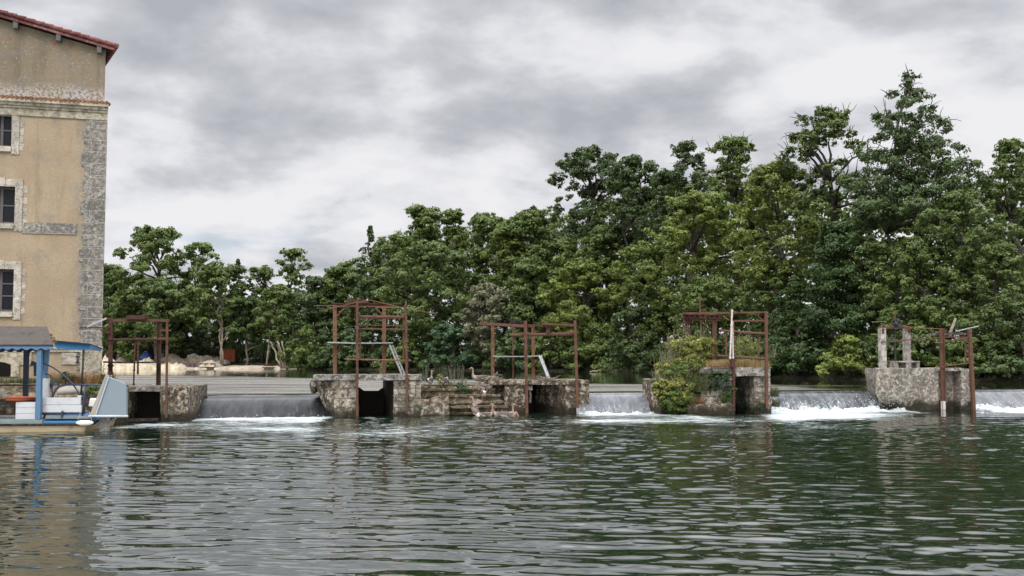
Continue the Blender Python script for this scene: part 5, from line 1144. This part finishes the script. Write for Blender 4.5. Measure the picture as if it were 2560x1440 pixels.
plant('grass_tuft', F1, 1014, 1000, -.05, [(.1, 0, -.05, .15, .04, .12), (.5, 0, -.25, .2, .05, .12)], 120, .01, 'fresh', 'small green tuft on the right face of the slab pier', grass=True)
# overgrown pier : named from its left end to its right
plant('flowering_bush', F3, 1722, 905, .7, [(-.55, 0, .15, .5, .45, .42), (0, 0, .35, .6, .45, .42), (.5, 0, .45, .55, .45, .42), (-.25, -.1, .68, .55, .4, .32), (.3, -.1, .82, .5, .4, .26), (.75, .2, .72, .4, .4, .22), (-.85, -.2, -.25, .5, .4, .45), (.1, -.3, -.1, .6, .3, .45), (-.6, -.1, .55, .4, .3, .3)], 11000, .07, 'flower', 'large yellow flowering bush on the left of the overgrown pier', 'bush', stems=44, stemh=1.05, stemmat='flower')
plant('green_bush', F3, 1716, 945, .2, [(.15, 0, .22, .55, .35, .5), (-.45, 0, .15, .52, .35, .46), (.6, 0, -.05, .36, .25, .4), (.05, -.1, -.35, .5, .25, .3), (.55, -.05, -.5, .3, .2, .3)], 4200, .075, 'fresh', 'leafy green growth hanging between the yellow bush and the stone face', 'bush')
plant('green_bush', F3, 1685, 1004, -.05, [(0, 0, .15, .5, .3, .36), (-.2, 0, -.12, .42, .28, .3), (.35, 0, -.05, .42, .28, .3), (.12, -.05, -.34, .42, .22, .18)], 3800, .085, 'fresh', 'bright green bush reaching the water at the foot of the overgrown pier', 'bush')
plant('green_bush', F3, 1672, 985, .0, [(-.25, 0, .25, .4, .3, .35), (.25, 0, .35, .45, .3, .4), (.6, 0, .2, .4, .25, .4), (-.1, -.05, -.1, .45, .25, .35), (.5, -.05, -.15, .4, .2, .35)], 3000, .075, 'flower', 'pale yellow green weeds spilling down the left face of the overgrown pier', 'bush', stems=26, stemh=.7)
plant('nettle_clump', F3, 1644, 968, .25, [(0, 0, .12, .32, .25, .18), (.05, 0, -.12, .28, .22, .2), (.08, 0, -.38, .2, .2, .18)], 1200, .09, 'herb', 'drooping dark nettles on the far left edge of the overgrown pier', stems=8, stemh=.55)
plant('weed', F3, 1662, 945, .6, [(0, 0, .1, .45, .3, .25), (.35, 0, .35, .4, .3, .4)], 900, .06, 'flower', 'tall seed stalks leaning left beside the yellow bush', stems=40, stemh=1.15)
plant('grass_tuft', F3, 1712, 985, .05, [(-.4, 0, 0, .5, .2, .75), (.35, 0, .1, .5, .2, .8)], 650, .010, 'weed', 'long pale green grass on the left face of the overgrown pier', 'grass', grass=True)
plant('grass_tuft', F3, 1685, 975, .35, [(-.25, 0, 0, .35, .25, .45), (.25, 0, -.1, .3, .2, .5)], 900, .009, 'straw_red', 'rusty dry grass on the left ledge of the overgrown pier', 'grass', grass=True)
plant('grass_tuft', F3, 1735, 1012, .05, [(0, 0, 0, .35, .15, .35)], 420, .009, 'straw_red', 'dry brown grass low on the face beside the green bush', 'grass', grass=True)
plant('grass_tuft', F3, 1835, 919, .5, [(-.75, 0, 0, .5, .5, .3), (0, 0, 0, .6, .5, .33), (.75, 0, 0, .55, .5, .3)], 3600, .008, 'straw', 'thick pale straw covering the top slab of the overgrown pier', 'grass', grass=True)
plant('flowering_bush', F3, 1858, 880, 1.5, [(0, 0, .0, .4, .35, .5), (.35, 0, .1, .35, .3, .42), (-.2, 0, .3, .3, .3, .3), (.2, 0, .42, .3, .3, .25)], 1700, .055, 'flower', 'thinner yellow bush behind the white pole', 'bush', stems=24, stemh=.8, stemmat='flower')
plant('ivy', F3, 1788, 950, -.08, [(-.25, 0, .3, .28, .08, .22), (.0, 0, .1, .3, .08, .3), (.25, -.02, -.12, .3, .08, .34), (-.1, 0, -.25, .3, .08, .25), (.45, 0, .05, .2, .08, .3), (.5, -.02, -.4, .25, .08, .26)], 1900, .07, 'herb', 'dark ivy climbing the stone face left of the opening')
plant('ivy', F3, 1815, 990, -.12, [(.1, 0, .0, .25, .08, .25), (.28, 0, .2, .16, .07, .2), (-.1, 0, -.1, .2, .07, .2)], 700, .07, 'fresh', 'light green ivy beside the dark post of the overgrown pier')
plant('fern', F3, 1866, 990, .9, [(0, 0, 0, .22, .2, .3), (-.1, 0, -.3, .2, .2, .25)], 500, .07, 'herb', 'dark fern inside the opening of the overgrown pier')
plant('green_bush', F3, 1893, 1020, -.06, [(0, 0, 0, .3, .12, .16), (.15, 0, .1, .2, .1, .12)], 600, .06, 'herb', 'low mossy growth at the right foot of the overgrown pier', 'bush')
plant('grass_tuft', F3, 1934, 985, .4, [(0, 0, -.1, .10, .5, .42), (.05, 0, -.5, .10, .4, .3)], 420, .008, 'weed', 'straw coloured grass hanging on the right side of the overgrown pier', 'grass', grass=True)
plant('weed', F3, 1932, 895, .8, [(0, 0, .0, .2, .3, .3)], 160, .05, 'fresh', 'green sprigs at the right end of the straw covered slab', stems=8, stemh=.6)
# quay plants
plant('quay_shrub', B, 168, 950, -1.0, [(0, 0, .12, .3, .25, .2), (.2, 0, .05, .25, .2, .15)], 480, .08, 'herb', 'dark green shrub against the mill wall behind the hoop rails', 'bush')
plant('quay_grass', B, 200, 952, -.9, [(-1.0, 0, -.1, .6, .3, .4), (.1, 0, -.1, .7, .3, .4), (.9, .1, -.2, .4, .3, .45)], 1500, .012, 'straw_red', 'dry brown grass along the foot of the mill wall', 'grass', grass=True)
plant('quay_shrub', H, 231, 976, 1.6, [(0, 0, .0, .2, .2, .16), (.1, 0, .1, .16, .15, .12)], 420, .06, 'fresh', 'yellow green tuft between the canopy pole and the grey housing', 'bush')
plant('quay_grass', B, 70, 958, -1.4, [(-.6, 0, 0, .9, .3, .2), (.5, 0, 0, .8, .3, .2)], 700, .014, 'weed', 'low grass on the quay behind the houseboat posts', 'grass', grass=True)
plant('roof_weed', H, 128, 846, .9, [(0, 0, 0, .09, .08, .07), (.1, 0, -.1, .09, .08, .06), (-.02, 0, .1, .05, .05, .05)], 110, .05, 'straw_red', 'small brown weed behind the corner of the felt roof')
plant('weed', F0, 258, 950, 1.2, [(0, 0, .0, .15, .2, .2)], 120, .06, 'weed', 'thin weeds between the mill corner and the square frame', stems=9, stemh=.6)

# ------------------------------------------------------------------ THE BUILDING SITE ON THE LEFT BANK
GY = shoreY(400)
def heap(px, py, wpx, hpx, off, mat, label, name='stone_heap', cat='heap', sharp=1.0, rough=.8, group=None):
    Y = shoreY(px) + off; m_ = Y / F; P = at(px, py, Y); w, h = wpx * m_ / 2, hpx * m_; fr = Fr(Vector((P.x, Y, 0)), 0); mb = MB(); vs = []; qs = []; n_ = 30
    for i in range(n_ + 1):
        for j in range(13):
            u, v = -1 + 2 * i / n_, -1 + 2 * j / 12; r = math.sqrt(u * u + v * v); z = max(0, 1 - r) ** sharp; k = noise.noise(Vector((P.x + u * w * 1.1, v * 3, px))) * rough + 1.7 * noise.noise(Vector((P.x + u * w * 2.2, v * 5, px))) * rough * .5
            vs.append((u * w, v * 1.8, (h * z * (1 + .6 * k) + k * .3 * (z > 0)) if r < 1 else -.3))
    for i in range(n_):
        for j in range(12): a = i * 13 + j; qs.append((a, a + 13, a + 14, a + 1))
    o = np_mesh(name, vs, qs, M[mat]); o.location = fr.o + Vector((0, 0, P.z)); return tag(o, label, cat, group)
heap(262, 922, 130, 26, .5, 'white_rock', 'cream limestone heap against the mill corner across the pond', sharp=.8, group='cream stone heaps')
heap(345, 921, 150, 15, .2, 'white_rock', 'cream limestone heap behind the square frame', sharp=.7, group='cream stone heaps')
heap(362, 914, 90, 17, 2.0, 'white_rock', 'pointed cream heap below the blue tarpaulin', sharp=1.1, group='cream stone heaps')
heap(300, 914, 80, 18, 2.5, 'dirt', 'low brown heap between the cream heaps', 'earth_heap', sharp=.9)
heap(430, 920, 100, 12, .2, 'white_rock', 'low cream rubble beside the steel sheet piles', sharp=.6, group='cream stone heaps')
heap(428, 908, 95, 24, 4, 'dirt', 'rounded brown earth heap under the trees', 'earth_heap', sharp=.9, rough=.3)
heap(500, 906, 130, 16, 6, 'dirt', 'long dark earth heap carrying the broken concrete', 'earth_heap', sharp=.5)
heap(525, 912, 60, 12, 2, 'gravel', 'small tan gravel heap beside the sheet piles', 'gravel_heap', sharp=.9, rough=.3)
heap(555, 906, 36, 8, 6, 'grey_rock', 'small grey stone heap at the foot of the leaning trunks', sharp=.8, group='grey stone heaps')
def rubble(px, py, wpx, hpx, off, label):
    Y = shoreY(px) + off; P = at(px, py, Y); m_ = Y / F; mb = MB(); mb.box(-wpx * m_ / 2, wpx * m_ / 2, -.6, .6, -.2, hpx * m_, .5); mb.v = [(x * (1 - .3 * max(0, z)), y_, z) for x, y_, z in mb.v]
    tag(mb.build('rubble_block', M['grey_rock'], rough=(.35, .9), loc=Vector((P.x, Y, P.z))), label, 'rubble', 'broken concrete blocks')
rubble(480, 899, 17, 12, 6, 'taller pale broken concrete block on the dark heap'); rubble(505, 899, 18, 7, 6, 'flatter pale broken concrete block on the dark heap'); rubble(402, 900, 12, 13, 5, 'grey concrete block left of the brown earth heap')
Y = GY + 5; P = at(366, 897, Y); mb = MB(); mb.box(-.9, .9, -.6, .6, -.2, .9, .25); mb.v = [(x * (1 - .6 * max(0, z)), y_ * (1 - .5 * max(0, z)), z) for x, y_, z in mb.v]
tag(mb.build('tarpaulin', M['tarp'], rough=(.22, 1.3), loc=Vector((P.x, Y, P.z))), 'crumpled blue tarpaulin above the cream heaps', 'tarpaulin')
Y = GY + 9; P, Q = at(553, 904, Y), at(587, 875, Y); o = Fr(Vector(((P.x + Q.x) / 2, Y, 0)), 12); sk = thing('waste_skip', o, 'rusty orange steel skip standing under the trees', 'skip', z=P.z - .1)
w, h = (Q.x - P.x) / 2, Q.z - P.z + .1
mb = MB(); mb.hexa([(-w, -.9, 0), (w, -.9, 0), (w, .9, 0), (-w, .9, 0), (-w * 1.02, -1, h), (w * 1.02, -1, h), (w * 1.02, 1, h), (-w * 1.02, 1, h)]); mb.build('box', M['skip'], sk)
mb = MB()
for i in range(6): x = -w + 2 * w * (i + .5) / 6; mb.box(x - .05, x + .05, -1.06, -1.0, .05, h - .1)
mb.box(-w * 1.03, w * 1.03, -1.08, -1.0, h - .1, h + .02); mb.build('ribs', M['skip'], sk)
Y = GY - .6; P, Q = at(458, 921, Y), at(539, 908, Y); o = Fr(Vector((P.x, Y, 0)), 0); sp = thing('sheet_pile_wall', o, 'dark corrugated steel sheet piles at the edge of the gravel bank', 'retaining wall', z=0)
L = Q.x - P.x; n_ = 7
M['pile'] = paint('dark steel sheet pile', (.10, .075, .075), .7, .35, (.2, .14, .1), 1.3, .4, .55)
for k in range(n_):
    if k == 3: pass
    mb = MB(); x0 = L * k / n_; dx = L / n_
    mb.prism([(x0 + dx * a, v) for a, v in ((.03, 0), (.3, 0), (.4, .18), (.7, .18), (.8, 0), (.97, 0), (.97, .04), (.82, .04), (.72, .22), (.38, .22), (.28, .04), (.03, .04))], lambda u, v: (u, v, .4), lambda u, v: (u, v, Q.z)); mb.build('pile', M['pile'], sp)
for px in (498, 513): x = at(px, 915, Y).x - P.x; mb = MB(); mb.bar((x, -.08, .5), (x, -.08, Q.z + .05), .14); mb.build('tie_post', M['bark_pale'], sp)
Y = shoreY(1488) - 3; P = on_z(1484, 931, PONDZ); mb = MB(); mb.tube([(-.45, 0, .05), (0, 0, .14), (.35, 0, .1), (.6, .1, .2)], [.06, .10, .09, .04], 8)
tag(mb.build('driftwood', M['bark_pale'], smooth=True, loc=P), 'pale driftwood log lying in the pond near the far bank', 'driftwood')

# ------------------------------------------------------------------ THE TREES : photo column, top row, half width, bottom row, metres behind the shore
T = [
 # left bank
 (385, 560, 98, 800, 9, 'mid', 'tall open crowned tree behind the square frame, highest on the left bank', dict(air=.35)),
 (497, 600, 48, 770, 10, 'mid', 'slim tree leaning against the right side of the highest left bank tree', dict(air=.55)),
 (272, 658, 55, 890, 8, 'mid', 'dark leafy tree just emerging from behind the mill corner', {}),
 (395, 692, 95, 868, 3, 'olive', 'broad pale green tree in front of the highest left bank tree', {}),
 (300, 740, 60, 905, 4, 'mid', 'low dense tree seen through the left half of the square frame', {}),
 (548, 652, 66, 838, 3, 'mid', 'dense oval tree on two leaning pale trunks', dict(trunks=[(8, 2), (12, 18)], bark='bark_pale')),
 (594, 648, 30, 800, 12, 'black', 'narrow dark spire tree behind the tree on two trunks', dict(kind='tier', nl=8)),
 (655, 660, 42, 800, 13, 'mid', 'small airy round tree left of the lone lollipop tree', dict(air=.5)),
 (732, 617, 50, 790, 13, 'mid', 'airy round lollipop tree standing alone against the sky', dict(air=.55)),
 (690, 712, 62, 860, 4, 'mid', 'dense rounded tree on a single thin pale trunk', dict(trunks=[(-22, -10), (12, 4)], bark='bark_pale')),
 (615, 740, 58, 870, 6, 'dark', 'dark tree behind the thin pale trunks', dict(trunks=[(2, 2)], bark='bark_pale')),
 (470, 745, 60, 900, 9, 'dark', 'dark tree between the square frame and the two pale trunks', {}),
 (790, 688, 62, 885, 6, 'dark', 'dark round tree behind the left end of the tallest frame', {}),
 (765, 812, 58, 921, .5, 'mid', 'leafy bush overhanging the water right of the gravel bank', dict(kind='mound', trunks=[(-55, -72), (-60, -90), (-50, -60)], bark='bark_pale')),
 (845, 655, 62, 890, 9, 'mid', 'rounded tree rising above the left post of the tallest frame', {}),
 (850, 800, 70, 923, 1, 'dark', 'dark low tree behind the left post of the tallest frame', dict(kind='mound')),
 # middle
 (925, 565, 56, 800, 8, 'dark', 'dark layered tree with stepped side branches above the tallest frame', dict(kind='tier', nl=9, air=.15)),
 (1062, 510, 62, 720, 14, 'mid', 'round topped tree highest in the middle of the woods', {}),
 (985, 585, 60, 800, 9, 'mid', 'broad green tree right of the dark layered tree', {}),
 (1135, 520, 45, 740, 14, 'mid', 'slender topped tree right of the round topped middle tree', {}),
 (1070, 600, 115, 880, 3, 'olive', 'large twiggy olive willow above the right post of the tallest frame', dict(nl=26)),
 (930, 780, 80, 922, 2, 'dark', 'dark undergrowth tree seen through the tallest frame', dict(kind='mound')),
 (1020, 840, 70, 925, .5, 'olive', 'low olive shrub right of the tallest frame at the water', dict(kind='mound')),
 (1215, 530, 55, 800, 12, 'mid', 'rounded dark green tree behind the pale willow', {}),
 (1262, 560, 50, 810, 6, 'yellow', 'yellow green tree with hanging layers left of centre', {}),
 (1335, 515, 85, 800, 10, 'mid', 'wide rounded tree behind and left of the highest spreading oak', {}),
 (1330, 640, 75, 860, 4, 'olive', 'brown tinged olive tree right of the pale willow', {}),
 (1222, 705, 72, 900, 2, 'grey', 'pale grey green willow dome left of the ladder frame', dict(nl=20)),
 (1132, 800, 72, 926, .5, 'blue', 'blue green shrub with drooping layers behind the steps', dict(kind='mound')),
 (1290, 820, 80, 928, .8, 'dark', 'dark shrub at the water behind the ladder frame', dict(kind='mound')),
 (1480, 363, 108, 620, 12, 'dark', 'highest spreading oak with bare limbs under its left side', dict(air=.3, nl=26, bark='bark_dark')),
 (1585, 385, 78, 640, 13, 'dark', 'dark oak joined to the right of the highest spreading oak', dict(air=.15)),
 (1668, 425, 55, 650, 13, 'dark', 'small dark crown in the dip between the tall oaks', {}),
 (1405, 590, 90, 830, 8, 'mid', 'mid green tree beneath the left limbs of the highest oak', {}),
 (1515, 560, 80, 800, 9, 'mid', 'leafy tree directly beneath the highest spreading oak', {}),
 (1595, 610, 62, 760, 4, 'bright', 'small bright acacia crown right of the lobed acacia', {}),
 (1455, 645, 105, 880, 2.5, 'bright', 'bright lobed acacia above the ladder frame', dict(nl=22)),
 (1380, 790, 75, 925, 1, 'mid', 'leafy shrub between the posts of the ladder frame', dict(kind='mound')),
 (1500, 800, 90, 932, .5, 'mid', 'green shrub overhanging the pond right of the ladder frame', dict(kind='mound')),
 (1600, 760, 85, 938, .8, 'dark', 'dark shrub overhanging the pond left of the yellow bush', dict(kind='mound')),
 # right
 (1722, 350, 52, 640, 15, 'dark', 'narrow crown with loose top twigs left of the tall ash', dict(air=.3, twigs=1)),
 (1835, 338, 88, 640, 15, 'mid', 'tall airy ash with sky showing through its crown', dict(air=.4, twigs=1)),
 (1745, 480, 125, 800, 4, 'bright', 'wide light green maple above the gear beam frame', dict(nl=28)),
 (1640, 610, 70, 880, 5, 'mid', 'mid green tree left of the gear beam frame', {}),
 (1790, 690, 110, 900, 1.5, 'mid', 'drooping green tree directly behind the gear beam frame', dict(nl=22)),
 (1945, 400, 105, 740, 5, 'bright', 'broad bright green tree left of the half bare tree', dict(nl=26)),
 (2075, 268, 118, 640, 8, 'olive', 'half bare tree with thin twigs beside the tallest tree', dict(air=.32, bark='bark_dark', leafpx=2.4, twigs=3)),
 (2275, 185, 178, 570, 7, 'dark', 'tallest tree with layered branches and a straight visible trunk', dict(kind='tier', nl=11, air=.22, trunks=[(-20, 0)], twigs=1)),
 (2090, 545, 95, 840, 1.5, 'black', 'dark ivy clad trunk column under the half bare tree', dict(kind='column', nl=22, trunks=[(0, -10)])),
 (2190, 600, 70, 840, 4, 'olive', 'olive tree in the gap left of the straight trunk', {}),
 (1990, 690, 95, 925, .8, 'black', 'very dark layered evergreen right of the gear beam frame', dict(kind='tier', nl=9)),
 (1935, 640, 80, 850, 5, 'mid', 'green tree above the very dark evergreen', {}),
 (2120, 835, 75, 944, .4, 'bright', 'bright green shrub at the water left of the concrete columns', dict(kind='mound')),
 (1900, 850, 60, 942, .6, 'dark', 'dark shrub at the water behind the right post of the overgrown pier', dict(kind='mound')),
 (2300, 590, 95, 860, 3, 'mid', 'tree clothing the foot of the straight trunk', {}),
 (2330, 740, 95, 945, .8, 'mid', 'leafy shrub behind the leaning rusty posts', dict(kind='mound')),
 (2230, 770, 60, 944, .8, 'mid', 'low green shrub behind the two concrete columns', dict(kind='mound')),
 (2405, 470, 105, 800, 3.5, 'olive', 'feathery olive ash right of the tallest tree', dict(nl=26)),
 (2535, 345, 95, 760, 10, 'mid', 'tall tree cut by the right edge of the photo', dict(air=.15, nl=26)),
 (2490, 600, 105, 880, 2, 'olive', 'brownish olive tree low at the right edge', dict(nl=24)),
 (2440, 780, 85, 945, .5, 'olive', 'drooping olive shrub overhanging the pond at the right', dict(kind='mound')),
 (2560, 760, 100, 945, .5, 'dark', 'dark shrub overhanging the pond at the right edge', dict(kind='mound')),
]
for i, (px, top, hw, bot, off, col, lab, kw) in enumerate(T):
    kw = dict(kw); kd = kw.get('kind', 'round'); hgt = bot - top
    nm = 'riverside_shrub' if kd == 'mound' and hgt < 190 else 'broadleaf_tree' if kd in ('round', 'column') else 'layered_tree' if kd == 'tier' else 'riverside_shrub'
    ct = 'shrub' if nm == 'riverside_shrub' else 'tree'
    tree(nm, px, top, hw, bot, off, col, lab, cat=ct, group='shrubs along the far waterline' if ct == 'shrub' else 'trees on the far bank', **kw)
# the wood behind them, one mass
lob = []
for px in np.arange(-300, 3300, 30):
    Y = shoreY(px) + rng.uniform(13, 21); top = float(np.interp(px, [-300, 250, 420, 520, 640, 780, 900, 1050, 1250, 1400, 1700, 1950, 2200, 2420, 2520, 3300], [600, 690, 680, 720, 750, 720, 640, 560, 555, 530, 450, 440, 520, 500, 430, 400]))
    m_ = Y / F; zt = at(px, top, Y).z
    r0_ = 30 * m_; kk = int(math.ceil((zt - 1.0) / (r0_ * 1.15)))
    for k in range(kk):
        r = r0_ * rng.uniform(.8, 1.25); z = 1.2 + (zt - 1.2 - r * .8) * k / max(1, kk - 1); p_ = at(px + rng.uniform(-14, 14), 700, Y + rng.uniform(-2, 4)); lob.append((p_.x, p_.y, z, r, r, r * .8))
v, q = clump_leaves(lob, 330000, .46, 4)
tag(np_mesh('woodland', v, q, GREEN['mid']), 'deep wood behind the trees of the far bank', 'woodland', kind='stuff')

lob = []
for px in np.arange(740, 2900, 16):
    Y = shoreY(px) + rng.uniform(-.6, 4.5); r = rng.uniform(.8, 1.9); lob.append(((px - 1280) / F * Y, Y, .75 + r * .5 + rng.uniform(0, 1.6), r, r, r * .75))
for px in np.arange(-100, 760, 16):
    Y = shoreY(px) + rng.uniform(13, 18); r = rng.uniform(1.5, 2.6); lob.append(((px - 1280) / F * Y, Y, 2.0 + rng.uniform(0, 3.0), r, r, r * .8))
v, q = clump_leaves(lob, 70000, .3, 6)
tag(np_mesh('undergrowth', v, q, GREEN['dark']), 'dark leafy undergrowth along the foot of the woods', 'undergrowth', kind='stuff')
